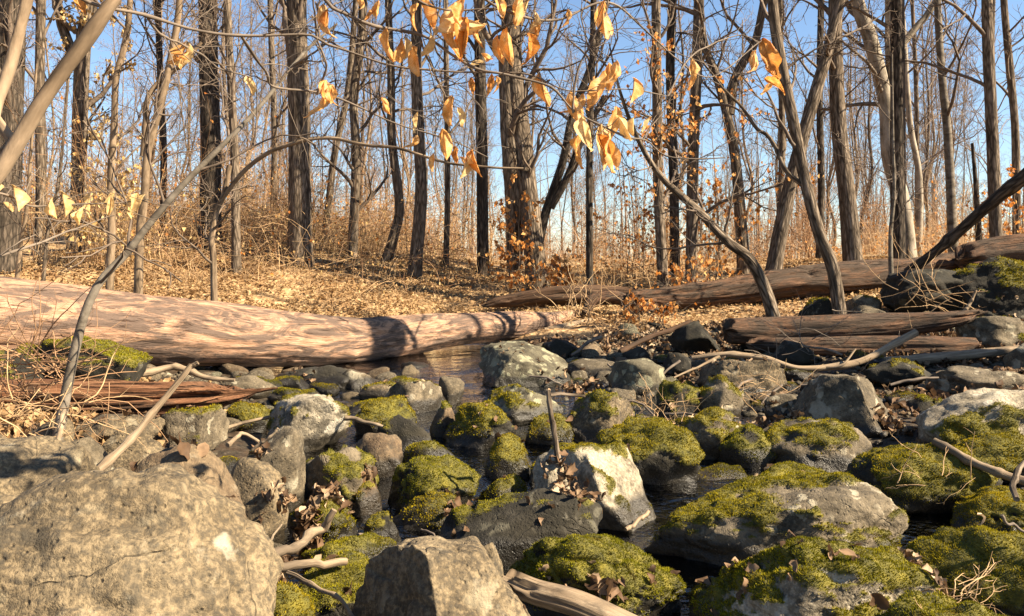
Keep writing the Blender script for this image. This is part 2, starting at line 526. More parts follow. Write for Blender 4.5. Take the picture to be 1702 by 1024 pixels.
M['log_pale'] = wood_mat('log_pale_wood', (0.17, 0.085, 0.048), (0.285, 0.165, 0.102), (0.42, 0.275, 0.185), (0.065, 0.05, 0.042), 0.66, 6.0, 60.0, 0.012, 0.36)
M['log_rot'] = wood_mat('log_rotten_red', (0.03, 0.013, 0.006), (0.12, 0.052, 0.024), (0.25, 0.13, 0.068), (0.04, 0.028, 0.02), 0.35, 1.4, 44.0, 0.03, 0.42)
M['log_brown'] = wood_mat('log_brown', (0.028, 0.014, 0.008), (0.10, 0.052, 0.029), (0.19, 0.112, 0.066), (0.05, 0.037, 0.027), 0.7, 4.5, 50.0, 0.02, 0.40)
M['log_dark'] = wood_mat('log_dark_wet', (0.015, 0.009, 0.006), (0.05, 0.027, 0.015), (0.115, 0.068, 0.04), (0.03, 0.024, 0.018), 0.3, 1.0, 22.0, 0.012, 0.38)
M['drift'] = wood_mat('driftwood', (0.07, 0.048, 0.03), (0.20, 0.145, 0.092), (0.34, 0.265, 0.18), (0.09, 0.068, 0.047), 0.35, 2.5, 40.0, 0.004, 0.32)
M['twig'] = twig_mat('twig_brown', (0.055, 0.040, 0.029), (0.15, 0.11, 0.078))
M['twig_grey'] = twig_mat('twig_grey', (0.075, 0.058, 0.044), (0.18, 0.14, 0.105))
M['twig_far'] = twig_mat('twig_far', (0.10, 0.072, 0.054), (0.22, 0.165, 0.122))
M['brush'] = twig_mat('brush_stems', (0.24, 0.145, 0.07), (0.50, 0.34, 0.185))
M['brush_red'] = twig_mat('brush_stems_red', (0.15, 0.078, 0.038), (0.34, 0.205, 0.11))
M['litter'] = litter_mat('leaf_litter', [(0.0, (0.15, 0.078, 0.030)), (0.3, (0.29, 0.17, 0.074)), (0.65, (0.40, 0.26, 0.125)), (1.0, (0.50, 0.36, 0.19))])
M['litter_dark'] = litter_mat('leaf_litter_brown', [(0.0, (0.045, 0.024, 0.011)), (0.4, (0.135, 0.075, 0.037)), (0.75, (0.27, 0.175, 0.10)), (1.0, (0.46, 0.34, 0.22))], 0.2)
M['orange'] = litter_mat('orange_leaves', [(0.0, (0.38, 0.13, 0.025)), (0.5, (0.58, 0.25, 0.06)), (1.0, (0.70, 0.42, 0.16))], 0.45)
M['straw'] = litter_mat('straw_leaves', [(0.0, (0.34, 0.20, 0.07)), (0.5, (0.52, 0.35, 0.14)), (1.0, (0.66, 0.50, 0.26))], 0.4)
M['rock_tan'] = rock_mat('rock_tan', (0.026, 0.018, 0.009), (0.088, 0.064, 0.035), (0.175, 0.132, 0.077), 0.05, (0.28, 0.235, 0.155), stain=0.55, speck=0.8)
M['rock_grey'] = rock_mat('rock_grey', (0.020, 0.015, 0.008), (0.066, 0.051, 0.031), (0.160, 0.127, 0.082), 0.22, (0.30, 0.265, 0.19), stain=0.45, speck=0.45)
M['rock_brown'] = rock_mat('rock_brown', (0.035, 0.021, 0.011), (0.085, 0.055, 0.030), (0.16, 0.115, 0.066), 0.03, (0.25, 0.2, 0.13), stain=0.35, speck=0.45)
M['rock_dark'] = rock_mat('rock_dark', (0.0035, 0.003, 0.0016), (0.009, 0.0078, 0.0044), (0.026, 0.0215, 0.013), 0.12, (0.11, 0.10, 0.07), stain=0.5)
M['rock_pale'] = rock_mat('rock_pale', (0.075, 0.058, 0.036), (0.20, 0.165, 0.112), (0.37, 0.32, 0.235), 0.2, (0.46, 0.42, 0.34), stain=0.62, speck=0.45)
M['rock_lichen'] = rock_mat('rock_lichen', (0.028, 0.023, 0.013), (0.068, 0.058, 0.036), (0.128, 0.113, 0.072), 0.5, (0.21, 0.20, 0.128), stain=0.4, speck=0.4)

def moss_mat():
    m, nt, out = new_mat('moss'); g = NT(nt)
    big = g.noise(g.rand_offset(g.coord((1, 1, 1))), 5.0, 4)
    c = g.ramp(g.attr('rnd'), [(0.0, (0.045, 0.037, 0.003)), (0.4, (0.185, 0.142, 0.006)), (0.75, (0.37, 0.275, 0.010)), (1.0, (0.54, 0.41, 0.03))])
    c = g.mix(g.val(big, 0.48, 0.66, 0.0, 0.8), c, g.mix(1.0, c, (0.42, 0.48, 0.5), 'MULTIPLY'))
    c = g.mix(g.val(g.n('ShaderNodeObjectInfo').outputs['Random'], 0.3, 1.0, 0.0, 0.75), c, g.mix(1.0, c, (0.66, 0.86, 1.0), 'MULTIPLY'))
    brn = g.noise(g.rand_offset(g.coord((1, 1, 1))), 14.0, 4, 0.7)
    c = g.mix(g.val(brn, 0.58, 0.70, 0.0, 0.65), c, (0.13, 0.072, 0.02))
    b = g.n('ShaderNodeBsdfPrincipled'); g.s(b, 'Base Color', c); g.s(b, 'Roughness', 0.85); g.s(b, 'Specular IOR Level', 0.1)
    t = g.n('ShaderNodeBsdfTranslucent'); g.s(t, 'Color', c)
    mx = g.n('ShaderNodeMixShader'); mx.inputs[0].default_value = 0.3
    nt.links.new(b.outputs[0], mx.inputs[1]); nt.links.new(t.outputs[0], mx.inputs[2])
    nt.links.new(mx.outputs[0], out.inputs['Surface'])
    return m
M['moss'] = moss_mat()

def ground_mat():
    m, nt, out = new_mat('forest_floor'); g = NT(nt)
    v = g.coord((1, 1, 1))
    n1 = g.noise(v, 9.0, 6, 0.7); n2 = g.noise(v, 0.8, 4); n3 = g.noise(v, 45.0, 4, 0.7)
    vo = g.n('ShaderNodeTexVoronoi'); g.s(vo, 'Vector', v); g.s(vo, 'Scale', 14.0)
    leaf = g.ramp(g.n('ShaderNodeSeparateColor', Color=vo.outputs['Color']).outputs[0], [(0.0, (0.12, 0.062, 0.026)), (0.4, (0.27, 0.16, 0.075)), (0.75, (0.40, 0.27, 0.135)), (1.0, (0.52, 0.38, 0.21))])
    leaf = g.mix(g.val(n1, 0.35, 0.7, 0.0, 0.6), leaf, (0.15, 0.085, 0.04))
    leaf = g.mix(g.val(n2, 0.4, 0.65, 0.0, 0.35), leaf, (0.42, 0.29, 0.15))
    bed = g.ramp(n3, [(0.3, (0.012, 0.010, 0.007)), (0.55, (0.04, 0.031, 0.021)), (0.8, (0.11, 0.085, 0.06))])
    bed = g.mix(g.val(n1, 0.45, 0.6, 0.0, 0.5), bed, (0.05, 0.028, 0.015))
    k = g.val(g.math('ADD', g.attr('bed'), g.math('MULTIPLY', g.math('SUBTRACT', n1, 0.5), 0.6)), 0.4, 0.6)
    hg = g.math('ADD', n1, g.math('MULTIPLY', vo.outputs['Distance'], 0.8))
    g.bsdf(out, g.mix(k, leaf, bed), g.val(k, 0, 1, 0.9, 0.6), g.bump(hg, 1.0, 0.03), 0.2)
    return m
M['ground'] = ground_mat()

def water_mat():
    m, nt, out = new_mat('stream_water'); g = NT(nt)
    v = g.coord((1, 1, 1))
    n1 = g.noise(v, 7.0, 3, 0.5, 0.4); n2 = g.noise(v, 26.0, 3, 0.5)
    calm = g.val(g.noise(v, 1.1, 2), 0.35, 0.65, 0.15, 1.0)
    hg = g.math('MULTIPLY', g.math('ADD', n1, g.math('MULTIPLY', n2, 0.35)), calm)
    nr = g.bump(hg, 1.0, 0.05)
    gl = g.n('ShaderNodeBsdfGlossy'); g.s(gl, 'Color', (1, 1, 1)); g.s(gl, 'Roughness', 0.02); g.s(gl, 'Normal', nr)
    tr = g.n('ShaderNodeBsdfTransparent'); g.s(tr, 'Color', (0.30, 0.24, 0.15))
    fr = g.n('ShaderNodeFresnel'); g.s(fr, 'IOR', 1.7); g.s(fr, 'Normal', nr)
    mx = g.n('ShaderNodeMixShader')
    nt.links.new(fr.outputs[0], mx.inputs[0]); nt.links.new(tr.outputs[0], mx.inputs[1]); nt.links.new(gl.outputs[0], mx.inputs[2])
    nt.links.new(mx.outputs[0], out.inputs['Surface'])
    return m
M['water'] = water_mat()

# ---------------------------------------------------------------- terrain
CTRL = np.array([
    (-3, 0, .45), (-1.2, 0, .2), (0, 0, .05), (1.5, 0, .05), (3.5, 0, .2), (-8, 0, .9), (9, 0, .7), (0, -8, .3), (-10, -10, 1), (10, -10, .9),
    (-3.2, 1.6, .4), (-1.2, 1.6, .12), (0, 2, -.08), (1.2, 2, -.06), (2.6, 2, .08), (4, 2, .25),
    (-2.8, 3, .3), (-1.4, 3, .08), (-.5, 3.2, -.08), (.3, 3.2, -.14), (1, 3.4, -.12), (2.2, 3.3, 0.0), (3.6, 3.3, .2),
    (-4, 5, .38), (-2.3, 5, .14), (-.9, 4.8, -.12), (.4, 4.8, -.13), (1.3, 4.6, -.1), (2.4, 5, .05), (4.2, 5, .22),
    (-5, 7, .32), (-2.6, 6.6, .05), (-1.1, 7, -.03), (0, 7, -.02), (1.4, 7, .0), (3, 7, .06), (5.2, 7, .22),
    (-6, 9, .3), (-3.5, 8.4, .06), (-1.6, 9, -.14), (-.4, 9.2, -.10), (.5, 9.2, .12), (1.6, 9.2, .13), (3.2, 9.2, .19), (6, 9.2, .38),
    (-6.5, 10.6, .4), (-3.8, 10.2, -.04), (-1.7, 10.4, -.12), (-.6, 10.6, -.08), (.2, 10.8, .08), (1.4, 11, .2), (3.2, 11.2, .37), (6, 11.5, .62),
    (-7, 12.5, .85), (-4, 11.9, .5), (-2, 11.9, .30), (-.6, 12.1, .25), (1, 12.8, .42), (3.2, 13, .58), (7, 13.5, .88),
    (-8, 16.5, 1.55), (-5, 16, 1.4), (-2.5, 15.5, 1.0), (0, 15.5, .75), (3, 15.5, .8), (6, 16, 1.05), (10, 16, 1.25),
    (-12, 23, 1.9), (-5, 22, 1.6), (0, 22, 1.0), (5, 22, 1.0), (11, 22, 1.15), (-22, 12, 1.9), (20, 10, 1.3),
    (-22, 36, 2.0), (0, 36, 1.0), (22, 36, 1.1)], dtype=float)
def _tps_fit(c):
    n = len(c)
    r2 = ((c[:, None, :2] - c[None, :, :2]) ** 2).sum(-1)
    K = np.where(r2 > 0, 0.5 * r2 * np.log(np.maximum(r2, 1e-12)), 0) + np.eye(n) * 0.02
    Pm = np.hstack([np.ones((n, 1)), c[:, :2]])
    A = np.zeros((n + 3, n + 3)); A[:n, :n] = K; A[:n, n:] = Pm; A[n:, :n] = Pm.T
    return np.linalg.solve(A, np.concatenate([c[:, 2], np.zeros(3)]))
_TW = _tps_fit(CTRL)
def terr(x, y, detail=True):
    x = np.asarray(x, dtype=float); y = np.asarray(y, dtype=float)
    xs = np.clip(x, -26, 26); ys = np.clip(y, -12, 38)
    r2 = (xs[..., None] - CTRL[:, 0]) ** 2 + (ys[..., None] - CTRL[:, 1]) ** 2
    z = (0.5 * r2 * np.log(np.maximum(r2, 1e-12))) @ _TW[:-3] + _TW[-3] + _TW[-2] * xs + _TW[-1] * ys
    far = sstep(24, 60, np.hypot(x, y - 10))
    z = z * (1 - far) + far * (1.0 + 0.35 * np.sin(x * 0.021 + 1) * np.cos(y * 0.017) - 0.3 * sstep(-10, -60, x) * -1.0)
    if detail:
        p = np.stack([x, y, x * 0], -1)
        z = z + fbm(p * 0.9, 3, 3) * 0.05 + fbm(p * 5.0, 9, 3) * 0.014
    return z

def graded(lo, hi, c0, c1, fine, g=1.09):
    m = list(np.arange(c0, c1, fine))
    a, s = [], fine
    x = c0
    while x > lo: s *= g; x -= s; a.append(x)
    b, s = [], fine
    x = m[-1]
    while x < hi: s *= g; x += s; b.append(x)
    return np.array(a[::-1] + m + b)
gx = graded(-420, 420, -6.5, 6.5, 0.09)
gy = graded(-60, 620, 1.2, 14.5, 0.09)
GX, GY = np.meshgrid(gx, gy)
GZ = terr(GX, GY)
nx, ny = len(gx), len(gy)
ii = (np.arange(ny - 1)[:, None] * nx + np.arange(nx - 1)[None]).ravel()
quads = np.stack([ii, ii + 1, ii + 1 + nx, ii + nx], 1)
base_z = terr(GX, GY, False)
bedness = sstep(0.34, 0.12, base_z) * (1 - sstep(10.3, 11.2, GY)) * (1 - sstep(6, 9, np.abs(GX)))
ground = link('ground', make_mesh('ground', np.stack([GX, GY, GZ], -1).reshape(-1, 3), [quads], {'bed': bedness.ravel()}), M['ground'])
tag(ground, 'leaf strewn forest floor dipping into the dark stony stream bed', kind='structure')

wx, wy = np.linspace(-6.5, 4.5, 30), np.linspace(-2.0, 12.0, 40)
WX, WY = np.meshgrid(wx, wy)
ii = (np.arange(39)[:, None] * 30 + np.arange(29)[None]).ravel()
water = link('stream_water', make_mesh('stream_water', np.stack([WX, WY, np.full_like(WX, 0.005)], -1).reshape(-1, 3), [np.stack([ii, ii + 1, ii + 31, ii + 30], 1)]), M['water'])
tag(water, 'shallow rippled stream water between the stones', kind='structure')
# ---------------------------------------------------------------- rocks
import bmesh
_ICO = {}
def ico(sub):
    if sub not in _ICO:
        bm = bmesh.new(); bmesh.ops.create_icosphere(bm, subdivisions=sub, radius=1.0)
        _ICO[sub] = (np.array([v.co[:] for v in bm.verts]), np.array([[v.index for v in f.verts] for f in bm.faces]))
        bm.free()
    return _ICO[sub]

ROCKS = []          # (verts, tris) in world, for laying leaves and sticks on top
def rand_rot(rng):
    q = rng.normal(size=4); q /= np.linalg.norm(q)
    w, x, y, z = q
    return np.array([[1 - 2 * (y * y + z * z), 2 * (x * y - z * w), 2 * (x * z + y * w)],
                     [2 * (x * y + z * w), 1 - 2 * (x * x + z * z), 2 * (y * z - x * w)],
                     [2 * (x * z - y * w), 2 * (y * z + x * w), 1 - 2 * (x * x + y * y)]])

def rock_shape(seed, sub, ang=0.6, planes=None, box=0.85, lump=0.2):
    rng = np.random.default_rng(seed)
    v, f = ico(sub)
    v = v.copy()
    v = np.sign(v) * np.abs(v) ** box
    v = v * (1 + lump * fbm(v * 1.25 + seed * 3.7, seed, 2))[:, None]
    if planes is None:
        planes = []
        for _ in range(int(5 + ang * 9)):
            nn = unit(rng.normal(size=3) * np.array([1, 1, 0.8]))
            planes.append((nn, rng.uniform(0.62, 0.92)))
    for nn, off in planes:
        nn = np.asarray(nn, float); nn = nn / np.linalg.norm(nn)
        s = v @ nn - off
        k = 0.05
        s = np.where(s > k, s, np.where(s > -k, (s + k) ** 2 / (4 * k), 0))
        v = v - nn * s[:, None] * min(1.0, 0.55 + 0.45 * ang)
    rr = 1 + 0.055 * fbm(v * 3.3 + seed, seed + 5, 3) + 0.02 * fbm(v * 10 + seed, seed + 6, 3)
    ridge = 1 - np.abs(noise3(v * 2.1 + seed * 1.3, seed + 8))
    rr = rr - 0.045 * np.maximum(ridge - 0.93, 0) / 0.07 * (0.4 + ang)
    if sub >= 5: rr = rr + 0.006 * fbm(v * 34 + seed, seed + 7, 2)
    v = v * rr[:, None]
    v = (v - (v.max(0) + v.min(0)) / 2) / ((v.max(0) - v.min(0)) / 2)
    return v, f

def vnormals(v, f):
    fn = np.cross(v[f[:, 1]] - v[f[:, 0]], v[f[:, 2]] - v[f[:, 0]])
    n = np.zeros_like(v)
    for i in range(3):
        np.add.at(n, f[:, i], fn)
    return unit(n), np.linalg.norm(fn, axis=1) * 0.5

def rock(name, box_px, mat, moss, label, cat=None, ang=0.6, sub=None, planes=None, d=None, zg=0.0, seed=None, deep=0.9, slope=0.0, bx=0.85,
         group=None, mossdir=None, bare=0.0, lump=0.2, spots=()):
    xl, xr, yt, yb = box_px
    seed = seed if seed is not None else int(abs(xl * 7 + yt * 13)) % 9973 + 1
    d0 = (H - zg) * F / max(yb - HY, 12)
    a0 = (xr - xl) / 2 * d0 / F
    dc = d if d is not None else d0 + 0.55 * a0 * deep
    a = (xr - xl) / 2 * dc / F
    b = a * deep
    xc = ((xl + xr) / 2 - CX) / F * dc
    zt = H - (yt - HY) / F * (dc + 0.15 * b)
    zf = H - (yb - HY) / F * (dc - 0.6 * b)
    tg = float(terr(np.array(xc), np.array(dc)))
    zb = min(zf, tg, zt - 0.5 * a) - 0.05
    if sub is None:
        sub = 5 if (xr - xl) > 115 else 4
    v, f = rock_shape(seed, sub, ang, planes, bx, lump)
    v = v * np.array([a, b, (zt - zb) / 2])
    if slope: v[:, 2] += v[:, 0] * slope * (zt - zb) / (2 * a)
    off = np.array([xc, dc, (zt + zb) / 2])
    wv = v + off
    nrm, _ = vnormals(wv, f)
    mn = fbm(wv * 4.5 / max(a * 2.2, 0.35) + seed, seed + 21, 4) + 0.5 * fbm(wv * 11 + seed, seed + 23, 2)
    md = np.asarray(mossdir if mossdir is not None else (0.12, -0.12, 1.0)); md = md / np.linalg.norm(md)
    hgt = (wv[:, 2] - zb) / (zt - zb)
    mk = (nrm @ md - 0.45) * 1.35 + mn * 0.5 + (moss - 0.62) * 1.25 - bare * sstep(0.75, 1.0, hgt)
    mk = sstep(-0.06, 0.18, mk - 0.06) * sstep(0.02, 0.08, wv[:, 2] + 0.03 * mn)
    if moss <= 0: mk = mk * 0
    wet = sstep(0.17, 0.03, wv[:, 2]) * (1.0 if dc < 9.5 else 0.0)
    sc = 0.5 + 0.5 * min(a / 0.3, 1)
    cush = 0.004 + 0.020 * sc * np.clip(0.5 + fbm(wv * 13 + seed, seed + 31, 3), 0, 1.3)
    wv = wv + nrm * (mk * cush)[:, None]
    base = np.array([xc, dc, zb])
    spot = np.zeros(len(wv))
    for (sx, sy, sr) in spots:
        ray = W(sx, sy, 1.0) - np.array([0, 0, H]); ray = ray / np.linalg.norm(ray)
        rel = wv - np.array([0, 0, H])
        along = rel @ ray
        perp = np.linalg.norm(rel - along[:, None] * ray, axis=1)
        face = (nrm @ ray) < 0
        spot = np.maximum(spot, sstep(1.25, 0.75, perp / (sr * along / F)) * face)
    o = link(name, make_mesh(name, wv - base, [f], {'moss': mk, 'wet': wet, 'spot': spot}), M[mat], None, base)
    tag(o, label, cat or ('boulder' if a > 0.22 else 'rock'), group)
    ROCKS.append((wv, f))
    if moss > 0 and mk.max() > 0.3:
        _, area = vnormals(wv, f)
        fm = mk[f].mean(1)
        nrm2, _ = vnormals(wv, f)
        fn = unit(nrm2[f].sum(1))
        toc = unit(np.array([0, 0, H]) - wv[f].mean(1))
        vis = ((fn * toc).sum(1) > -0.35)
        wgt = area * np.where(fm > 0.12, fm, 0) * vis
        px = dc / 804.0                             # metres in a picture pixel
        bw = max(0.0040, px * 1.15)
        bl = max(0.0075, px * 1.6)
        cnt = int(min(wgt.sum() / (bw * bw) * 1.15, 26000))
        if cnt > 60:
            rng = np.random.default_rng(seed + 77)
            tri = rng.choice(len(f), cnt, p=wgt / wgt.sum())
            r1, r2 = rng.uniform(size=cnt), rng.uniform(size=cnt)
            r1s = np.sqrt(r1)
            bc = np.stack([1 - r1s, r1s * (1 - r2), r1s * r2], 1)
            p = (wv[f[tri]] * bc[:, :, None]).sum(1)
            nn = unit((nrm2[f[tri]] * bc[:, :, None]).sum(1))
            tl = unit(nn + rng.normal(size=(cnt, 3)) * 0.45 + np.array([0, 0, 0.35]))
            sd = unit(np.cross(tl, rng.normal(size=(cnt, 3))))
            patch = np.clip(0.5 + 0.45 * fbm(p * 16, seed + 3, 3), 0, 1)
            L = bl * rng.uniform(0.5, 1.3, cnt) * (0.5 + 0.9 * patch)
            V = np.stack([p - sd * bw * 0.5 - nn * 0.003, p + sd * bw * 0.5 - nn * 0.003, p + tl * L[:, None]], 1).reshape(-1, 3)
            rr = np.clip(rng.normal(0.46, 0.24, cnt) + 0.35 * (patch - 0.5), 0, 1)
            rnd = np.stack([rr * 0.55, rr * 0.55, rr + 0.15], 1).ravel()
            me = make_mesh('moss', V - base, [np.arange(cnt * 3).reshape(-1, 3)], {'rnd': np.clip(rnd, 0, 1)}, smooth=False)
            mo = link('moss', me, M['moss'], o)
            mo['kind'] = 'stuff'
    return o

# box in photograph pixels (left, right, top, foot), stone, moss, label
rock('boulder', (-230, 449, 772, 1420), 'rock_tan', 0, 'huge tan boulder with a white lichen spot in the bottom left corner', d=1.62, ang=0.35, sub=6, seed=21, spots=((368, 897, 11), (376, 909, 11), (385, 921, 11)), bx=0.8, deep=0.8, lump=0.12,
     planes=[((0.1, -0.75, 0.65), 0.80), ((-0.5, -0.3, 0.8), 0.86), ((0.75, -0.3, 0.55), 0.88), ((0.9, -0.4, 0.0), 0.93), ((-0.2, 0.3, 0.9), 0.93)])
rock('boulder', (-140, 150, 716, 860), 'rock_tan', 0, 'rounded tan boulder at the left edge behind the huge corner boulder', d=2.45, ang=0.4, seed=5)
rock('boulder', (190, 412, 735, 960), 'rock_brown', 0, 'smooth dark brown domed boulder tucked behind the huge corner boulder', d=2.5, ang=0.1, sub=5, seed=17, bx=0.95, lump=0.06)
rock('rock', (104, 194, 722, 800), 'rock_grey', 0, 'small round grey rock left of the pale broken stick', d=3.3, seed=31, ang=0.3)
rock('rock', (172, 268, 706, 775), 'rock_tan', 0, 'pale speckled rock behind the pale broken stick', d=3.7, seed=33, ang=0.4)
rock('rock', (120, 270, 686, 735), 'rock_tan', 0.0, 'flat tan slab under the splintered brown log', d=4.3, seed=35, ang=0.8, deep=0.7)
rock('rock', (268, 370, 676, 735), 'rock_grey', 0.15, 'blocky grey rock under the right end of the splintered log', d=4.5, seed=37, ang=0.9, bx=0.65)
rock('rock', (35, 118, 692, 745), 'rock_tan', 0, 'tan rock under the twig tangle at the left edge', d=3.6, seed=39)
rock('rock', (406, 501, 711, 845), 'rock_grey', 0, 'upright grey rock standing behind the tan block', d=3.6, seed=41, ang=0.6)
rock('rock', (372, 478, 760, 860), 'rock_tan', 0, 'smooth tan block right of the brown domed boulder', d=3.15, seed=43, ang=0.7, bx=0.65)
rock('boulder', (562, 928, 893, 1190), 'rock_tan', 0, 'angular tan boulder with a shaded left facet at the bottom centre', d=2.05, sub=6, seed=8, deep=0.85, bx=0.9, lump=0.1,
     planes=[((-0.75, -0.60, 0.28), 0.42), ((0.50, -0.62, 0.60), 0.50), ((0.1, 0.1, 1), 0.78), ((0.85, 0.2, 0.5), 0.66), ((-0.2, -1, 0.1), 0.75)], ang=1.0)
rock('rock', (760, 838, 903, 1010), 'rock_tan', 0, 'small tan rock touching the back of the angular boulder', d=2.35, seed=9, ang=0.7)
rock('boulder', (487, 632, 740, 848), 'rock_grey', 0.66, 'mossy rock with a bare pale cap beside the upright grey rock', bare=0.9, seed=51)
rock('rock', (565, 674, 716, 790), 'rock_brown', 0, 'bare brown domed rock standing in the water', seed=53, ang=0.5)
rock('boulder', (443, 580, 650, 748), 'rock_pale', 0.66, 'green mossed rock with a pale bare crown below the big log', bare=1.1, seed=55)
rock('rock', (372, 452, 670, 722), 'rock_dark', 0.8, 'low green mossy rock beyond the splintered log end', seed=57)
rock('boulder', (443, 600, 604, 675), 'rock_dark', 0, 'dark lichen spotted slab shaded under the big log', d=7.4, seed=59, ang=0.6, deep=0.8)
rock('rock', (560, 632, 612, 672), 'rock_grey', 0, 'sunlit grey rock poking out right of the shaded slab', d=7.2, seed=61)
rock('rock', (598, 680, 636, 690), 'rock_tan', 0.25, 'sloping tan slab leaning toward the pool', d=6.6, seed=63, ang=0.9)
rock('rock', (632, 740, 628, 685), 'rock_grey', 0.1, 'grey topped rock with a black foot near the pool', seed=65)
rock('rock', (592, 706, 662, 722), 'rock_dark', 0.72, 'dark mossy rock below the grey topped rock', seed=67)
rock('rock', (628, 724, 687, 752), 'rock_dark', 0.12, 'dark grey wet rock in the middle of the stream', seed=69, ang=0.4)
rock('rock', (714, 764, 671, 726), 'rock_brown', 0.5, 'small rust brown rock beside the dark grey wet rock', seed=71)
rock('boulder', (733, 872, 674, 742), 'rock_dark', 0.7, 'dark moss covered rock below the flat grey slab', seed=73)
rock('boulder', (795, 948, 570, 668), 'rock_lichen', 0, 'big pale lichened boulder beside the sunlit pool', d=7.5, seed=75, ang=0.8, slope=-0.08, sub=5,
     planes=[((0.55, -0.35, 0.75), 0.62), ((-0.8, -0.4, 0.35), 0.70), ((-0.1, -0.2, 1), 0.80), ((0.2, -1, 0.1), 0.72)])
rock('rock', (728, 772, 624, 672), 'rock_grey', 0, 'small grey rock left of the big lichened boulder', seed=77)
rock('boulder', (793, 937, 643, 702), 'rock_lichen', 0.1, 'flat grey slab in front of the big lichened boulder', seed=79, ang=0.8)
rock('rock', (803, 892, 725, 794), 'rock_dark', 0.72, 'round dark moss covered rock in midstream', seed=81, ang=0.3)
rock('rock', (668, 772, 734, 776), 'rock_dark', 0.95, 'flat yellow green mossy rock above the bright mossy one', seed=83)
rock('boulder', (636, 794, 760, 852), 'rock_dark', 0.9, 'bright golden mossy rock with a black foot in midstream', seed=85, ang=0.5, slope=0.15)
rock('rock', (778, 890, 797, 848), 'rock_dark', 0.95, 'flat golden mossy rock left of the pale central boulder', seed=87)
rock('rock', (634, 790, 826, 880), 'rock_dark', 0.85, 'low mossy ledge in front of the bright golden rock', seed=89, deep=0.6)
rock('rock', (472, 592, 836, 905), 'rock_dark', 0.8, 'mossy rock left of the small leafy stone', seed=91)
rock('rock', (574, 642, 803, 856), 'rock_brown', 0.25, 'small leaf covered stone by the narrow water', seed=93)
rock('rock', (604, 668, 853, 918), 'rock_dark', 0.4, 'small dark stone with a mossy top beside the black hollow', seed=95)
rock('boulder', (500, 662, 890, 985), 'rock_dark', 0.78, 'dark mossy rock behind the driftwood fork', seed=97, d=2.95)
rock('boulder', (478, 650, 938, 1100), 'rock_dark', 0.62, 'dark mossy boulder left of the angular tan boulder', seed=99, d=2.5)
rock('rock', (428, 512, 962, 1090), 'rock_dark', 0.95, 'bright yellow mossy stone at the foot of the huge corner boulder', seed=101, d=2.1)
rock('boulder', (880, 1098, 743, 910), 'rock_pale', 0.12, 'pale whitish central boulder streaked with black moss', seed=103, sub=5, ang=0.9, d=3.62, slope=-0.10, bare=-0.35,
     planes=[((0.62, -0.42, 0.65), 0.58), ((-0.7, -0.55, 0.35), 0.60), ((-0.15, 0.1, 1), 0.86), ((0.9, 0, 0.25), 0.8)])
rock('rock', (884, 952, 766, 850), 'rock_pale', 0, 'white stone wedged against the left of the pale central boulder', d=3.4, seed=105)
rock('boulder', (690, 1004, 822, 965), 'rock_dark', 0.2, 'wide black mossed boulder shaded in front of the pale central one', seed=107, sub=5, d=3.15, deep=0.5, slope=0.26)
rock('boulder', (968, 1153, 698, 800), 'rock_dark', 0.9, 'broad olive mossy boulder above the pale central boulder', seed=109, sub=5, ang=0.4)
rock('rock', (1040, 1112, 690, 740), 'rock_tan', 0.2, 'bare tan rock top behind the broad olive mossy boulder', seed=110, d=4.9)
rock('boulder', (938, 1062, 647, 735), 'rock_tan', 0.42, 'rock with a tan right face and mossy left side', seed=111, ang=0.8)
rock('rock', (868, 952, 688, 738), 'rock_dark', 0.6, 'dark low rock behind the upright stick', seed=113)
rock('rock', (1008, 1106, 595, 668), 'rock_lichen', 0, 'pointed dark rock blotched with grey lichen', seed=115, ang=0.9, d=6.9)
rock('rock', (942, 1034, 596, 640), 'rock_grey', 0, 'low grey rock behind the lichen blotched rock', seed=117, d=7.9)
rock('rock', (1088, 1168, 634, 700), 'rock_dark', 0.92, 'green mossy rock right of the lichen blotched rock', seed=119)
rock('boulder', (1163, 1302, 590, 668), 'rock_tan', 0, 'pale tan wedge shaped rock under the long driftwood branch', seed=121, ang=1.0, d=6.9, slope=-0.12)
rock('rock', (1148, 1238, 627, 700), 'rock_grey', 0.4, 'grey rock with mossy flank in front of the tan wedge', seed=123)
rock('rock', (1128, 1244, 682, 762), 'rock_grey', 0.55, 'mossy grey rock above the reflecting pool', seed=125)
rock('rock', (1268, 1350, 654, 704), 'rock_grey', 0, 'small flat grey rock left of the big angular boulder', seed=127)
rock('boulder', (1318, 1496, 620, 765), 'rock_grey', 0, 'big angular grey boulder with a sunlit right face', seed=129, sub=5, ang=1.0, d=5.35, bx=0.8, lump=0.1,
     planes=[((0.70, -0.55, 0.45), 0.55), ((-0.62, -0.70, 0.35), 0.52), ((0.05, 0.1, 1), 0.82), ((-0.9, 0, 0.5), 0.72), ((0.9, 0.3, 0.5), 0.68)])
rock('boulder', (1266, 1450, 695, 820), 'rock_grey', 0.18, 'smooth grey domed boulder below the big angular boulder', seed=131, sub=5, ang=0.3, d=4.5, slope=-0.1)
rock('boulder', (1192, 1306, 708, 835), 'rock_dark', 0.7, 'dark mossy rock left of the smooth grey dome', seed=133, d=4.55)
rock('boulder', (1222, 1390, 772, 845), 'rock_dark', 0.95, 'bright mossy hump above the broad grey and moss boulder', seed=135, d=3.75)
rock('boulder', (1070, 1505, 797, 960), 'rock_grey', 0.60, 'broad low boulder half grey and half mossy at right centre', seed=137, sub=6, d=3.15, ang=0.5, deep=0.5, bare=0.6, slope=0.12)
rock('boulder', (1150, 1540, 902, 1130), 'rock_pale', 0.74, 'wide white boulder under thick golden moss at the bottom right', seed=139, sub=6, d=2.4, ang=0.5, deep=0.6, slope=-0.05)
rock('boulder', (1505, 1830, 876, 1060), 'rock_dark', 1.15, 'bright green moss cushion boulder at the bottom right edge', seed=141, sub=5, d=2.62, ang=0.3)
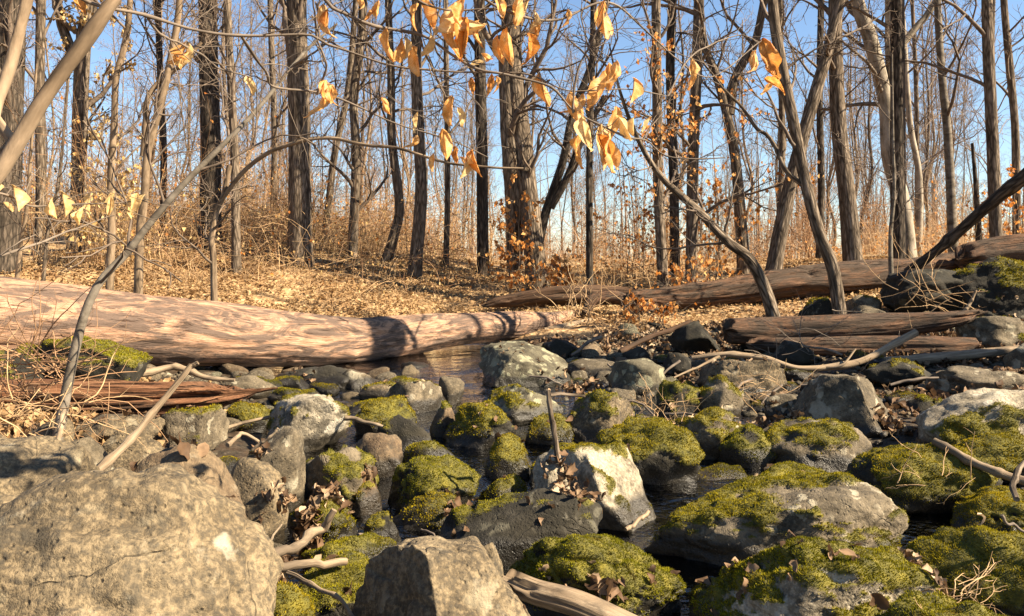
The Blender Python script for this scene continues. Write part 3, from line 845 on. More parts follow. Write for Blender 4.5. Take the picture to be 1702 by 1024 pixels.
rock('rock', (1455, 1700, 988, 1120), 'rock_dark', 1.1, 'bright mossy stone cut by the bottom edge at right', seed=143, sub=5, d=2.02, ang=0.3)
rock('boulder', (1412, 1645, 732, 885), 'rock_dark', 0.66, 'dark mossy boulder with a twig tangle on its face', seed=145, sub=5, d=3.85, ang=0.4, mossdir=(-0.3, -0.6, 0.5))
rock('boulder', (1510, 1730, 645, 775), 'rock_pale', 0.42, 'white granite boulder with a mossy foot at the right edge', seed=147, sub=5, d=4.8, ang=0.5, slope=0.1, bare=0.8, mossdir=(0.2, -0.8, 0.3))
rock('boulder', (1555, 1740, 722, 822), 'rock_grey', 0.85, 'flat mossy boulder under the right hand stick', seed=149, d=4.1)
rock('boulder', (1552, 1712, 608, 672), 'rock_grey', 0, 'long grey rock below the lower brown log at the right edge', seed=151, d=6.4, ang=0.7)
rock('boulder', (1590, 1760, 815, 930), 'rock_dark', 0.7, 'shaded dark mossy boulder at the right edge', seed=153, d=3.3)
rock('boulder', (852, 1136, 895, 1075), 'rock_dark', 1.0, 'golden mossy boulder heaped with dead leaves at bottom centre', seed=155, sub=6, d=2.6, ang=0.7, slope=-0.16, deep=0.7)
rock('boulder', (1474, 1612, 446, 535), 'rock_dark', 0, 'black lichened boulder left of its bigger neighbour at far right', d=10.3, seed=157, zg=.4, ang=0.5)
rock('boulder', (1575, 1740, 428, 540), 'rock_dark', 0.45, 'large dark boulder with a mossy top at the far right', d=10.0, seed=159, zg=.4, ang=0.5)
rock('rock', (1588, 1705, 522, 590), 'rock_grey', 0.1, 'rounded dark grey rock at the right end of the red brown log', d=8.4, seed=161)
rock('rock', (1322, 1390, 495, 540), 'rock_dark', 0.1, 'angular dark rock at the foot of the curved tree', d=9.8, seed=163, ang=1.0)
rock('rock', (1406, 1462, 490, 520), 'rock_tan', 0.1, 'small tan rock right of the leaning trunk foot', d=10.6, seed=165)
rock('rock', (1412, 1484, 506, 534), 'rock_grey', 0, 'small flat grey rock in front of the small tan one', d=9.9, seed=166)
rock('rock', (1112, 1200, 533, 590), 'rock_dark', 0, 'flat black rock at the left end of the red brown log', d=9.0, seed=167, ang=1.0)
rock('rock', (902, 964, 562, 608), 'rock_dark', 0, 'dark rock right behind the big lichened boulder', d=8.7, seed=169)
rock('rock', (958, 1012, 572, 606), 'rock_brown', 0, 'small brown rock at the edge of the leafy bank', d=8.8, seed=170)
rock('rock', (1030, 1080, 575, 612), 'rock_dark', 0, 'small dark rock under the black leaning stick', d=8.3, seed=171)
rock('rock', (1100, 1150, 586, 630), 'rock_dark', 0, 'dark wet rock left of the tan wedge', d=7.6, seed=172)
rock('rock', (1280, 1352, 566, 616), 'rock_dark', 0, 'dark rock beneath the red brown log', d=7.9, seed=173)
rock('boulder', (85, 240, 560, 668), 'rock_dark', 0.55, 'blocky dark mossy boulder propping up the big pale log', d=5.7, seed=175, ang=0.9, bx=0.6, sub=5)
rock('boulder', (-60, 110, 575, 690), 'rock_dark', 0.2, 'shaded dark boulder behind the twig tangle at the left edge', d=5.6, seed=176, ang=0.6)
rock('rock', (370, 455, 622, 668), 'rock_grey', 0, 'grey rock in the gap between the big log and splintered log', d=6.4, seed=177)
rock('rock', (1225, 1300, 548, 590), 'rock_dark', 0, 'dark stone half buried under the left of the red brown log', d=8.8, seed=178)
rock('rock', (1500, 1580, 660, 720), 'rock_dark', 0.1, 'dark shaded rock left of the white granite boulder', d=5.6, seed=179)
rock('rock', (1440, 1545, 596, 640), 'rock_dark', 0.1, 'flat dark rock under the thin grey log', d=7.0, seed=180)
rock('rock', (655, 720, 600, 632), 'rock_dark', 0.3, 'small black mossy stone standing in the pool', d=8.6, seed=181)
rock('boulder', (1680, 1780, 560, 650), 'rock_grey', 0, 'pale grey rock cut by the right edge below the brown logs', d=6.9, seed=182)
rock('rock', (870, 915, 770, 812), 'rock_dark', 0.85, 'tiny mossy stone left of the white stone', d=4.15, seed=183)
rock('rock', (1180, 1240, 690, 735), 'rock_dark', 0.4, 'small dark stone behind the mossy grey rock', d=5.6, seed=184)

# rocks just beyond the right and left edges of the view, so that the bed goes on there
_edge = np.random.default_rng(64)
for (x_, y_, w_) in [(2.6, 2.7, .5), (3.3, 3.2, .6), (3.9, 4.2, .55), (4.6, 5.0, .6), (5.3, 6.2, .5), (6.0, 7.0, .55), (2.9, 2.0, .4), (4.4, 3.0, .5), (-2.6, 2.6, .5), (-3.2, 3.6, .5), (-4.0, 4.6, .5), (5.9, 5.2, .6)]:
    px_ = CX + x_ / y_ * F; hw_ = w_ / 2 * F / y_; zt_ = float(terr(np.array(x_), np.array(y_))) + 0.24 * w_ / 0.5
    rock('boulder', (px_ - hw_, px_ + hw_, HY + (H - zt_) / y_ * F, HY + (H - zt_ + 0.4) / y_ * F), str(_edge.choice(['rock_grey', 'rock_dark', 'rock_pale'])), float(_edge.uniform(0.3, 0.9)), 'mossy boulder lying just past the side edge of the view', d=y_, seed=int(_edge.integers(2000, 9000)), sub=4, group='boulders past the edge of the view')

# loose stones filling the bed: alike, so they share their words
STONE_PROTO = []
for i, (mt, ms) in enumerate((('rock_dark', 0), ('rock_grey', 0), ('rock_grey', 0), ('rock_brown', 0), ('rock_tan', 0), ('rock_lichen', 0))):
    v, f = rock_shape(300 + i, 3, 0.7)
    v = v * np.array([1, 0.85, 0.62])
    me = make_mesh('stone', v, [f], {'moss': np.zeros(len(v)), 'wet': sstep(0.0, -0.45, v[:, 2]) * (0.9 if mt != 'rock_tan' else 0.5)})
    me.materials.append(M[mt]); STONE_PROTO.append(me)
_rng = np.random.default_rng(5)
_taken = [(w[:, 0].mean(), w[:, 1].mean(), (w[:, 0].max() - w[:, 0].min()) / 2) for w, _ in ROCKS]
n_st = 0
while n_st < 285:
    dd = 2.3 + 8.4 * _rng.uniform() ** 0.62
    x = _rng.uniform(-0.64, 0.95) * dd
    z = float(terr(np.array(x), np.array(dd)))
    if z > 0.42 or z < -0.2: continue
    if dd > 9 and x < 0.3: continue
    s = _rng.uniform(0.03, 0.10) * (0.55 + 0.11 * dd)
    if any((x - a) ** 2 + (dd - b) ** 2 < (c * 0.55) ** 2 for a, b, c in _taken): continue
    _k = int(_rng.integers(6))
    o = link('stone', STONE_PROTO[_k], None, None, (x, dd, z + s * 0.12))
    o.scale = (s * _rng.uniform(0.8, 1.4), s * _rng.uniform(0.8, 1.2), s * _rng.uniform(0.7, 1.2))
    o.rotation_euler = (_rng.normal(0, 0.3), _rng.normal(0, 0.3), _rng.uniform(0, 6.28))
    tag(o, ('small black wet stone filling a gap in the stream bed', 'small grey stone filling a gap in the stream bed', 'small rounded grey stone filling a gap in the stream bed', 'small brown stone filling a gap in the stream bed', 'small pale tan stone filling a gap in the stream bed', 'small lichen flecked stone filling a gap in the stream bed')[_k], 'stone', 'loose small stones of the stream bed')
    n_st += 1

# small mossy stones packed between the bigger rocks: prototypes with their moss, copied one by one
MOSSY = []
for i in range(5):
    o = rock('stone', (851 - 60, 851 + 60, 700, 770), ('rock_dark', 'rock_grey', 'rock_dark', 'rock_brown', 'rock_dark')[i], 0.62 + 0.09 * i, 'x', d=5.2, seed=700 + i, ang=0.5, sub=4)
    ROCKS.pop()
    MOSSY.append((o.data, o.children[0].data if o.children else None))
    for c in list(o.children): bpy.data.objects.remove(c)
    bpy.data.objects.remove(o)
n_ms = 0
while n_ms < 140:
    dd = _rng.uniform(3.3, 8.8)
    x = _rng.uniform(-0.36, 0.5) * dd
    z = float(terr(np.array(x), np.array(dd)))
    if z > 0.22 or z < -0.16 or (dd > 7.6 and x < 0.1): continue
    s = _rng.uniform(0.22, 0.68)
    r = 0.234 * s
    if any((x - a) ** 2 + (dd - b) ** 2 < (c * 0.55 + r * 0.35) ** 2 for a, b, c in _taken): continue
    _taken.append((x, dd, r))
    i = int(_rng.integers(5))
    o = link('mossy_stone', MOSSY[i][0], None, None, (x, dd, z - 0.06))
    o.scale = (s * _rng.uniform(0.85, 1.25), s * _rng.uniform(0.85, 1.15), s * _rng.uniform(0.75, 1.1))
    o.rotation_euler = (0, 0, _rng.uniform(0, 6.28))
    tag(o, ('black stone capped with moss between bigger rocks', 'grey stone with thin moss between bigger rocks', 'black stone thick with moss between bigger rocks', 'brown stone under golden moss between bigger rocks', 'small stone wholly covered in moss between bigger rocks')[i], 'stone', 'small mossy stones packed between the rocks')
    if MOSSY[i][1] is not None:
        m_ = link('moss', MOSSY[i][1], None, o); m_['kind'] = 'stuff'
    n_ms += 1

# gravel and pebbles of the bed: nobody could count them
_v, _f = ico(1)
NP = 4200
_d = 2.2 + 8.0 * _rng.uniform(size=NP * 3) ** 0.7
_x = _rng.uniform(-0.62, 0.85, NP * 3) * _d
_z = terr(_x, _d)
_k = (_z < 0.34) & (_z > -0.2) & ~((_d > 9) & (_x < 0.2)) & (fbm(np.stack([_x, _d, _x * 0], -1) * 1.4, 71, 2) > -0.25)
_x, _d, _z = _x[_k][:NP], _d[_k][:NP], _z[_k][:NP]
_n = len(_x)
_s = _rng.uniform(0.010, 0.034, _n) * (0.6 + 0.09 * _d)
_sc = _s[:, None] * _rng.uniform(0.6, 1.3, (_n, 3)) * np.array([1.2, 1.2, 0.75])
_jit = 1 + 0.28 * _rng.normal(size=(_n, len(_v), 1))
_yaw = _rng.uniform(0, 6.28, _n)
_pv = _v[None] * _jit * _sc[:, None, :]
_pv = np.stack([_pv[..., 0] * np.cos(_yaw)[:, None] - _pv[..., 1] * np.sin(_yaw)[:, None], _pv[..., 0] * np.sin(_yaw)[:, None] + _pv[..., 1] * np.cos(_yaw)[:, None], _pv[..., 2]], -1)
_pv = _pv + np.stack([_x, _d, _z + _s * 0.2], -1)[:, None, :]
_pf = (np.arange(_n) * len(_v))[:, None, None] + _f[None]
mb = MB(); mb.add(_pv.reshape(-1, 3), _pf.reshape(-1, 3), moss=np.zeros(_n * len(_v)), wet=np.repeat(np.where(_z < 0.06, 0.6, 0.0), len(_v)))
o = build('gravel', mb, M['rock_grey']); tag(o, 'gravel and pebbles strewn over the stream bed', 'gravel', kind='stuff')

# one tree of faces to lay things on
_vs, _fs, _o = [], [], 0
for v, f in ROCKS:
    _vs.append(v); _fs.append(f + _o); _o += len(v)
_sel = (np.abs(GX) < 8) & (GY > 0.8) & (GY < 14)
_vs = np.concatenate(_vs); _fs = np.concatenate(_fs)
BVH = BVHTree.FromPolygons(_vs.tolist(), _fs.tolist())
def drop(x, y):
    """height of the topmost rock or ground at (x, y)"""
    z = float(terr(np.array(x), np.array(y)))
    h = BVH.ray_cast(Vector((x, y, 4.0)), Vector((0, 0, -1)))
    return max(z, h[0].z) if h[0] is not None else z
# ---------------------------------------------------------------- fallen logs and sticks
def log(name, px_pts, radii_px, mat, label, cat='log', n=140, k=40, rough=0.06, groove=0.05, seed=1, splinter=(0, 0), ends=True, knots=(), minz=None):
    """px_pts: (px, py, depth) along the middle line; radii in pixels there"""
    C = np.array([W(*p) for p in px_pts])
    Rr = np.array([r * p[2] / F for r, p in zip(radii_px, px_pts)])
    P = catmull(np.hstack([C, Rr[:, None]]), n)
    R = np.maximum(P[:, 3], 0.004); P = P[:, :3]
    v, q, u = tubes(P[None], R[None], k)
    c = np.repeat(P, k, axis=0)
    dirs = v - c
    s = u[:, 0]
    th = np.arctan2(u[:, 2], u[:, 1]).reshape(-1)
    cs = np.stack([np.cos(th), np.sin(th)], 1)
    big = fbm(np.column_stack([s * 0.9 + seed, cs * 1.1]), seed, 3)
    gro = fbm(np.column_stack([s * 1.2 + seed, cs * 8.5]), seed + 3, 3)
    gr2 = 1 - np.abs(noise3(np.column_stack([s * 0.9 + seed, cs * 12.0]), seed + 4))
    rr = 1 + rough * big * 1.6 + groove * gro - groove * 2.2 * np.maximum(gr2 - 0.88, 0) / 0.12
    for (ks, kt, kr, kh) in knots:
        dk = np.hypot(s - ks, (np.angle(np.exp(1j * (th - kt)))) * np.repeat(R, k))
        rr = rr + kh * np.exp(-(dk / kr) ** 2)
    L = s.max()
    for side, amt in ((0, splinter[0]), (1, splinter[1])):
        if amt:
            dend = s if side == 0 else L - s
            cut = amt * (0.5 + 0.5 * noise3(np.column_stack([cs * 4.2, cs[:, 0] * 0 + seed]), seed + 9 + side))
            w = sstep(cut * 1.0, cut * 0.55, dend)
            rr = rr * (1 - 0.72 * w)
    v = c + dirs * rr[:, None]
    mb = MB()
    mb.add(v, q, uvw=u)
    if ends:
        for ring, cc, uu, flip, rad in ((v[:k], P[0], u[:k], True, R[0]), (v[-k:], P[-1], u[-k:], False, R[-1])):
            inner = cc + (ring - cc) * 0.55 + unit((P[1] - P[0]) if flip else (P[-2] - P[-1])) * rad * 0.15
            vv = np.vstack([ring, inner, (inner.mean(0))[None]])
            j = np.arange(k); j2 = (j + 1) % k
            f = np.vstack([np.stack([j, j2, k + j2], 1), np.stack([j, k + j2, k + j], 1), np.stack([k + j, k + j2, np.full(k, 2 * k)], 1)])
            if flip: f = f[:, ::-1]
            un = np.vstack([uu, uu * np.array([1, 0.55, 0.55]), [[uu[0, 0], 0, 0]]])
            mb.add(vv, f, uvw=un)
    o = build(name, mb, M[mat])
    return tag(o, label, cat)

log('fallen_log', [(-330, 545, 5.6), (-60, 530, 6.5), (130, 541, 7.1), (300, 555, 7.75), (430, 562, 8.3), (560, 566, 8.9), (634, 563, 9.35), (735, 549, 10.05), (802, 544, 10.5), (869, 539, 11.0), (905, 536, 11.3), (962, 525, 11.8)],
    [84, 80, 68, 57, 49, 42, 37, 30, 26, 21, 17, 9], 'log_pale', 'huge pale barkless log lying across the left of the stream', n=280, k=80, rough=0.045, groove=0.04, seed=4,
    knots=((1.9, 1.2, 0.07, 0.16), (3.4, 2.4, 0.07, 0.14), (4.6, 0.5, 0.06, 0.14), (2.7, -0.4, 0.05, 0.16), (5.6, 1.6, 0.06, 0.15), (6.4, 0.2, 0.06, 0.2), (1.2, 2.6, 0.06, 0.15)))
log('fallen_log', [(905, 556, 11.0), (935, 552, 11.1), (965, 545, 11.3), (992, 532, 11.5)], [9, 12, 12, 7], 'drift', 'pale broken root end beyond the tip of the huge pale log', n=50, k=24, rough=0.16, groove=0.10, seed=6, splinter=(0, 0.3))
log('splintered_log', [(-140, 668, 4.5), (0, 668, 4.6), (120, 668, 4.7), (240, 665, 4.8), (340, 659, 4.9), (410, 652, 4.95), (462, 645, 5.0)], [36, 34, 31, 28, 23, 15, 5], 'log_rot',
    'splintered red brown rotten log under the huge pale log', n=200, k=90, rough=0.13, groove=0.2, seed=8, splinter=(0, 0.9))
log('fallen_log', [(1040, 498, 11.6), (1120, 494, 11.8), (1200, 488, 11.9), (1300, 473, 12.0), (1420, 466, 12.1), (1540, 452, 12.2), (1625, 440, 12.3)], [15, 19, 23, 26, 27, 26, 21], 'log_brown',
    'long brown fallen log lying across the right bank before the trees', n=170, k=56, rough=0.12, groove=0.10, seed=12, splinter=(0.4, 0.5))
log('fallen_log', [(1590, 436, 11.9), (1650, 424, 11.9), (1720, 416, 11.8), (1850, 402, 11.8)], [22, 26, 28, 30], 'log_brown', 'thick brown log end rising at the far right edge behind the boulders', n=70, k=40, rough=0.09, groove=0.07, seed=14, splinter=(0.35, 0))
log('fallen_log', [(800, 507, 12.3), (850, 499, 12.4), (920, 490, 12.5), (1000, 489, 12.6), (1075, 494, 12.5)], [5, 11, 16, 17, 15], 'log_dark', 'dark rotting log lying on the bank behind the pale log tip', n=90, k=30, rough=0.14, groove=0.12, seed=16, splinter=(0.3, 0.3))
log('fallen_log', [(1203, 549, 8.5), (1300, 551, 8.5), (1400, 545, 8.4), (1500, 538, 8.4), (1580, 530, 8.3), (1642, 518, 8.3)], [21, 24, 22, 19, 14, 6], 'log_brown', 'red brown upper log of the pair on the right bank', n=150, k=64, rough=0.07, groove=0.035, seed=18, splinter=(0.1, 0.5))
log('fallen_log', [(1240, 572, 8.25), (1330, 575, 8.2), (1440, 576, 8.2), (1540, 577, 8.1), (1628, 578, 8.1)], [12, 15, 18, 19, 17], 'log_brown', 'darker lower log of the pair lying under the red brown one', n=130, k=48, rough=0.09, groove=0.05, seed=20, splinter=(0.3, 0.15))
log('fallen_log', [(1420, 602, 7.6), (1500, 600, 7.6), (1600, 591, 7.6), (1720, 578, 7.6)], [6, 9, 9, 7], 'drift', 'thin grey log lying below the dark lower log', n=80, k=20, rough=0.1, groove=0.08, seed=22)
log('log_section', [(835, 962, 2.38), (890, 985, 2.35), (960, 1005, 2.3), (1060, 1050, 2.25)], [20, 21, 22, 22], 'drift', 'pale brown weathered log piece at the bottom centre edge', n=70, k=30, rough=0.1, groove=0.12, seed=24, splinter=(0.15, 0))
log('stump', [(972, 522, 11.6), (985, 502, 11.7), (1008, 496, 11.75), (1034, 500, 11.7), (1046, 522, 11.6)], [6, 9, 11, 9, 5], 'log_brown', 'gnarled grey root arching in front of the dark rotting log', 'root', n=60, k=22, rough=0.22, groove=0.18, seed=26)

def stick(label, px_pts, w0, w1, mat='drift', name='stick', seed=1, k=9, n=30, wob=0.008, rough=0.10, extra=()):
    mb = MB()
    pts = [W(*p) for p in px_pts]
    d = px_pts[0][2]
    add_tube(mb, pts, w0 / 2 * d / F, w1 / 2 * d / F, n, k, wob, seed, True, rough, 4)
    for e in extra:
        add_tube(mb, [W(*p) for p in e[0]], e[1] / 2 * d / F, e[2] / 2 * d / F, 14, 7, wob * 0.5, seed + 3, True, rough)
    o = build(name, mb, M[mat])
    return tag(o, label, 'stick' if name == 'stick' else 'branch')

stick('pale broken stick leaning over the brown domed boulder at left', [(318, 606, 3.35), (280, 655, 3.3), (225, 725, 3.2), (160, 785, 3.1)], 9, 13, seed=2, extra=[([(318, 610, 3.35), (329, 603, 3.35)], 9, 7)])
stick('forked driftwood branch beside the huge corner boulder', [(432, 934, 2.35), (470, 915, 2.4), (515, 899, 2.45), (540, 880, 2.5), (548, 862, 2.5), (556, 848, 2.5)], 19, 11, 'drift', 'driftwood_branch', 4, 12, 40, 0.02, 0.3,
      extra=[([(440, 945, 2.35), (500, 941, 2.4), (545, 935, 2.45), (575, 933, 2.5)], 17, 14), ([(440, 920, 2.42), (452, 893, 2.5), (468, 872, 2.55)], 7, 4)])
stick('thin curved twig below the driftwood fork', [(478, 952, 2.35), (520, 968, 2.3), (560, 995, 2.2), (590, 1030, 2.1)], 8, 6, seed=6)
stick('upright broken stick standing before the pale central boulder', [(911, 648, 3.5), (917, 700, 3.5), (925, 750, 3.48), (932, 800, 3.46)], 7, 11, 'bark', seed=8, extra=[([(914, 656, 3.5), (940, 655, 3.55), (972, 659, 3.6)], 6, 5)])
stick('long thin bowed stick over the mossy rocks below the pale log', [(362, 716, 4.9), (430, 698, 5.0), (500, 690, 5.05), (572, 697, 5.1)], 6, 4, seed=10)
stick('pale splinter of wood right of the long bowed stick', [(548, 688, 4.9), (590, 697, 4.85), (637, 709, 4.8)], 8, 5, seed=12)
stick('long driftwood branch crossing the rocks below the paired logs', [(1150, 595, 7.4), (1205, 590, 7.35), (1265, 598, 7.3), (1325, 614, 7.25), (1380, 612, 7.25), (1430, 600, 7.3), (1480, 575, 7.4), (1522, 553, 7.5)], 7, 13, 'drift', 'driftwood_branch', 14, 12, 60, 0.015, 0.14,
      extra=[([(1365, 612, 7.25), (1400, 606, 7.2), (1422, 580, 7.25)], 6, 3), ([(1195, 592, 7.35), (1160, 610, 7.2), (1120, 628, 7.1)], 5, 3)])
stick('black stick leaning on the flat black rock', [(1030, 585, 8.7), (1080, 560, 8.9), (1148, 535, 9.1)], 9, 7, 'log_dark', seed=16)
stick('dark bare dead pole leaning over the far right boulders', [(1508, 452, 10.6), (1570, 405, 10.2), (1640, 345, 9.8), (1790, 225, 9.0)], 14, 22, 'bark_dark', 'dead_pole', 18, 12, 40, 0.05)
stick('brown stick lying over the mossy boulder at the right edge', [(1552, 733, 3.75), (1600, 758, 3.65), (1650, 782, 3.55), (1730, 806, 3.45)], 12, 14, seed=20)
stick('short pale twig beside the pale central boulder', [(1040, 880, 3.3), (1078, 850, 3.4)], 7, 7, seed=22)
stick('dark bent stick at the right edge above the moss cushion', [(1690, 830, 3.0), (1682, 800, 3.1), (1702, 770, 3.2), (1740, 750, 3.2)], 10, 8, 'bark', seed=24)
stick('curved pale root in the gap behind the splintered log', [(236, 621, 5.9), (290, 612, 6.0), (345, 628, 6.0), (390, 632, 6.0)], 13, 6, 'drift', 'root', 26, 10)
stick('grey twig arched over the small rocks at centre', [(1008, 678, 5.3), (1050, 670, 5.3), (1085, 690, 5.2), (1098, 706, 5.1)], 4, 3, 'twig_grey', seed=28)
stick('thin straight grey twig above the mossy grey rock', [(1105, 688, 5.6), (1160, 689, 5.5), (1228, 695, 5.4)], 4, 3, 'twig_grey', seed=29)
stick('small forked twig in the leaves behind the brown dome', [(378, 740, 3.5), (402, 722, 3.6), (430, 735, 3.6)], 8, 5, seed=30)
stick('pale twig slanting over leaves left of the upright grey rock', [(420, 748, 3.5), (448, 728, 3.5), (462, 712, 3.5)], 5, 4, seed=31)
stick('whitish bent branch tip standing before the far right boulders', [(1600, 520, 8.9), (1612, 505, 8.9), (1622, 482, 8.9)], 6, 4, seed=32)
stick('pale broken stub standing left of the twig tangle', [(96, 738, 3.2), (100, 700, 3.25), (108, 684, 3.3)], 8, 9, seed=33)
stick('thin arched twig at the right edge beside the moss cushion', [(1665, 856, 2.5), (1680, 874, 2.5), (1712, 888, 2.5)], 5, 4, 'twig_grey', seed=34)
for i, (a, b, w) in enumerate([((612, 888, 3.3), (575, 905, 3.2), 4), ((700, 660, 6.4), (660, 700, 6.3), 3), ((1250, 630, 6.6), (1205, 668, 6.3), 4), ((1300, 640, 6.2), (1250, 690, 6.0), 4),
                               ((1000, 560, 8.6), (950, 590, 8.4), 5), ((1130, 600, 7.4), (1085, 640, 7.2), 4), ((1010, 605, 7.0), (1052, 648, 6.8), 3), ((880, 625, 6.7), (935, 640, 6.6), 3), ((1480, 640, 6.0), (1560, 628, 6.0), 5), ((1400, 590, 7.5), (1330, 575, 7.7), 4), ((700, 880, 3.0), (735, 905, 2.9), 3), ((1330, 640, 6.3), (1390, 650, 6.2), 4)]):
    o = stick('thin loose grey twig lying across the stones', [a, tuple((np.array(a) + np.array(b)) / 2 + np.array([0, -4, 0])), b], w, w * 0.7, 'twig_grey', 'stick', 60 + i, 6, 12)
    o['group'] = 'loose twigs on the stones'
# ---------------------------------------------------------------- trees
def full_line(px_pts, d, top=9.5, lean=0.5):
    """pixel line from top to foot -> world line from below the ground up past the frame"""
    pts = [W(p[0], p[1], p[2] if len(p) > 2 else d) for p in px_pts][::-1]
    foot = pts[0].copy()
    g = float(terr(np.array(foot[0]), np.array(foot[1])))
    pts = [p for i, p in enumerate(pts) if i == 0 or p[2] > g + 0.15]
    foot[2] = g - 0.12
    if len(pts) > 1:
        pts[0] = foot
    dirv = unit(pts[-1] - pts[-2])
    dirv = unit(dirv * lean + np.array([0, 0, 1 - lean]) + np.array([0, 0, 0.2]))
    z = pts[-1][2]
    while z < top:
        pts.append(pts[-1] + dirv * min(2.0, top - z + 0.3)); z = pts[-1][2]
        dirv = unit(dirv + RNG.normal(size=3) * 0.05)
    return np.array(pts)

def trunk_tube(mb, line, r_foot, r_top, n=46, k=14, flare=0.45, seed=0, lump=0.06):
    P = catmull(line, n)
    s = np.concatenate([[0], np.cumsum(np.linalg.norm(np.diff(P, axis=0), axis=1))])
    t = s / s[-1]
    R = r_foot + (r_top - r_foot) * t
    R = R * (1 + flare * np.exp(-s / (2.2 * r_foot + 0.08)))
    v, q, u = tubes(P[None], R[None], k)
    c = np.repeat(P, k, axis=0)
    th = np.tile(np.arange(k) / k * 2 * np.pi, n)
    sz = np.repeat(s, k)
    nn = fbm(np.column_stack([sz * 1.1 + seed, np.cos(th) * 1.6, np.sin(th) * 1.6]), seed, 3)
    rb = fbm(np.column_stack([sz * 0.2 + seed, np.cos(th) * 2.6, np.sin(th) * 2.6]), seed + 4, 2) * np.repeat(np.exp(-s / 0.5), k)
    v = c + (v - c) * (1 + lump * nn + 0.22 * rb)[:, None]
    mb.add(v, q, uvw=u)
    return P, R

def tree(label, px_pts, d, w_foot, w_top, mat='bark', n1=9, l1=1.8, seed=1, top=9.5, bmin=0.28, twig='twig', n2=7, n3=4, name='bare_tree', group=None, forks=(), lean=0.5, leaves=None, flare=0.28,
         rtop=None, cat='tree', k=14, up=0.22, bare=False, wleaf=0.07):
    rng = np.random.default_rng(seed * 31 + 5)
    line = full_line(px_pts, d, top, lean)
    rf = w_foot * 0.84 / 2 * d / F
    ymax = max(p[1] for p in px_pts); ymin = min(p[1] for p in px_pts)
    rt_vis = w_top * 0.86 / 2 * d / F
    hv = (ymax - ymin) * d / F; tot = line[-1][2] - line[0][2]
    rt = max(rf + (rt_vis - rf) * tot / max(hv, 0.1), rt_vis * 0.35, 0.008) if rtop is None else rtop
    root = empty(name, (line[0][0], line[0][1], line[0][2] + 0.12))
    mb = MB()
    P, R = trunk_tube(mb, line, rf, rt, 46, k, flare, seed)
    mains = [(P, R)]
    for fk in forks:
        fp = [W(p[0], p[1], p[2] if len(p) > 2 else d) for p in fk[0]][::-1]
        dirv = unit(fp[-1] - fp[-2])
        for _ in range(2 if fk[3] else 0):
            dirv = unit(dirv + np.array([0, 0, 0.25])); fp.append(fp[-1] + dirv * 1.6)
        Pf = catmull(np.array(fp), 30)
        Pf = Pf + (fbm(np.column_stack([np.linspace(0, 6, 30) + seed, np.zeros(30), np.zeros(30)]), seed, 3)[:, None] * np.array([0.02, 0.02, 0.05]) * np.sin(np.linspace(0, np.pi, 30))[:, None])
        Rf = np.linspace(fk[1] / 2 * d / F, fk[2] / 2 * d / F * (0.5 if fk[3] else 1), 30)
        add_tubes(mb, Pf[None], Rf[None], 10)
        mains.append((Pf, Rf))
    build('trunk', mb, M[mat], root)
    if not bare:
        cb = MB(); tips = []
        for (Pm, Rm), share in zip(mains, [1.0] + [0.6] * (len(mains) - 1)):
            c = max(2, int(n1 * share))
            c = int(c * 1.4); bp, br = grow(Pm[None], Rm[None], c, l1 * 1.4, 1.0, rng, 8, up, bmin if Pm is P else 0.2, 0.98, 0.30, 0.42, 0.22, 0.007)
            b2, r2 = grow(bp, br, n2, -0.5, 0.75, rng, 6, 0.10, 0.2, 1.0, 0.34, 0.62, 0.35, 0.0055)
            b3, r3 = grow(b2, r2, n3, -0.5, 0.7, rng, 4, 0.06, 0.2, 1.0, 0.36, 0.7, 0.5, 0.0042)
            add_tubes(cb, bp, br, 6); add_tubes(cb, b2, r2, 4); add_tubes(cb, b3, r3, 3)
            tips.append(b3)
        build('crown', cb, M[twig], root)
        if leaves:
            lm, cnt, zlo, zhi = leaves
            pts = np.concatenate([b.reshape(-1, 3) for b in tips] )
            pts = pts[(pts[:, 2] > zlo) & (pts[:, 2] < zhi)]
            if len(pts):
                pts = pts[rng.integers(0, len(pts), cnt)] + rng.normal(size=(cnt, 3)) * 0.03
                v, f, rd = leaf_batch(pts, wleaf, rng, hang=True)
                lb = MB(); lb.add(v, f, rnd=rd)
                lo = build('foliage', lb, M[lm], root, False); lo['kind'] = 'stuff'
    tag(root, label, cat, group)
    return root

T = tree
T('big ridged trunk cut by the left edge of the picture', [(22, -10), (16, 150), (8, 300), (2, 440)], 12.5, 62, 46, 'bark_dark', 8, 1.6, 1)
T('straight slim trunk second from the left edge', [(68, -10), (66, 160), (68, 330), (62, 455)], 14, 19, 17, 'bark', 8, 1.6, 2)
T('vine shaggy forked trunk with straw coloured leaves at left', [(150, -10), (138, 80), (132, 240), (128, 425)], 14.5, 30, 26, 'bark', 12, 1.3, 3, leaves=('straw', 1300, 1.5, 6.5), bmin=0.12, forks=[([(92, -10), (110, 60), (134, 120)], 18, 12, True)])
T('crooked slim tan sapling behind the log left of the forked one', [(217, -10), (208, 70), (193, 130), (190, 200), (184, 300), (186, 370), (178, 470)], 9.6, 17, 12, 'bark_tan', 7, 1.2, 4, top=6.5, flare=0.2)
T('forked tan sapling standing right behind the pale log', [(299, -10), (287, 80), (268, 170), (246, 250), (240, 330), (232, 400), (228, 495)], 9.2, 19, 13, 'bark_tan', 7, 1.2, 5, top=6.5, flare=0.2,
  forks=[([(335, 70), (300, 110), (262, 140), (246, 165), (243, 215), (238, 260)], 11, 6, False)])
T('thin dark trunk just right of the forked tan sapling', [(262, -10), (266, 120), (272, 260), (268, 395)], 16, 13, 12, 'bark_dark', 6, 1.5, 6)
T('big straight dark trunk rising from the brush', [(345, -10), (347, 100), (350, 240), (349, 400)], 15.5, 41, 34, 'bark_dark', 7, 1.6, 7, bmin=0.35)
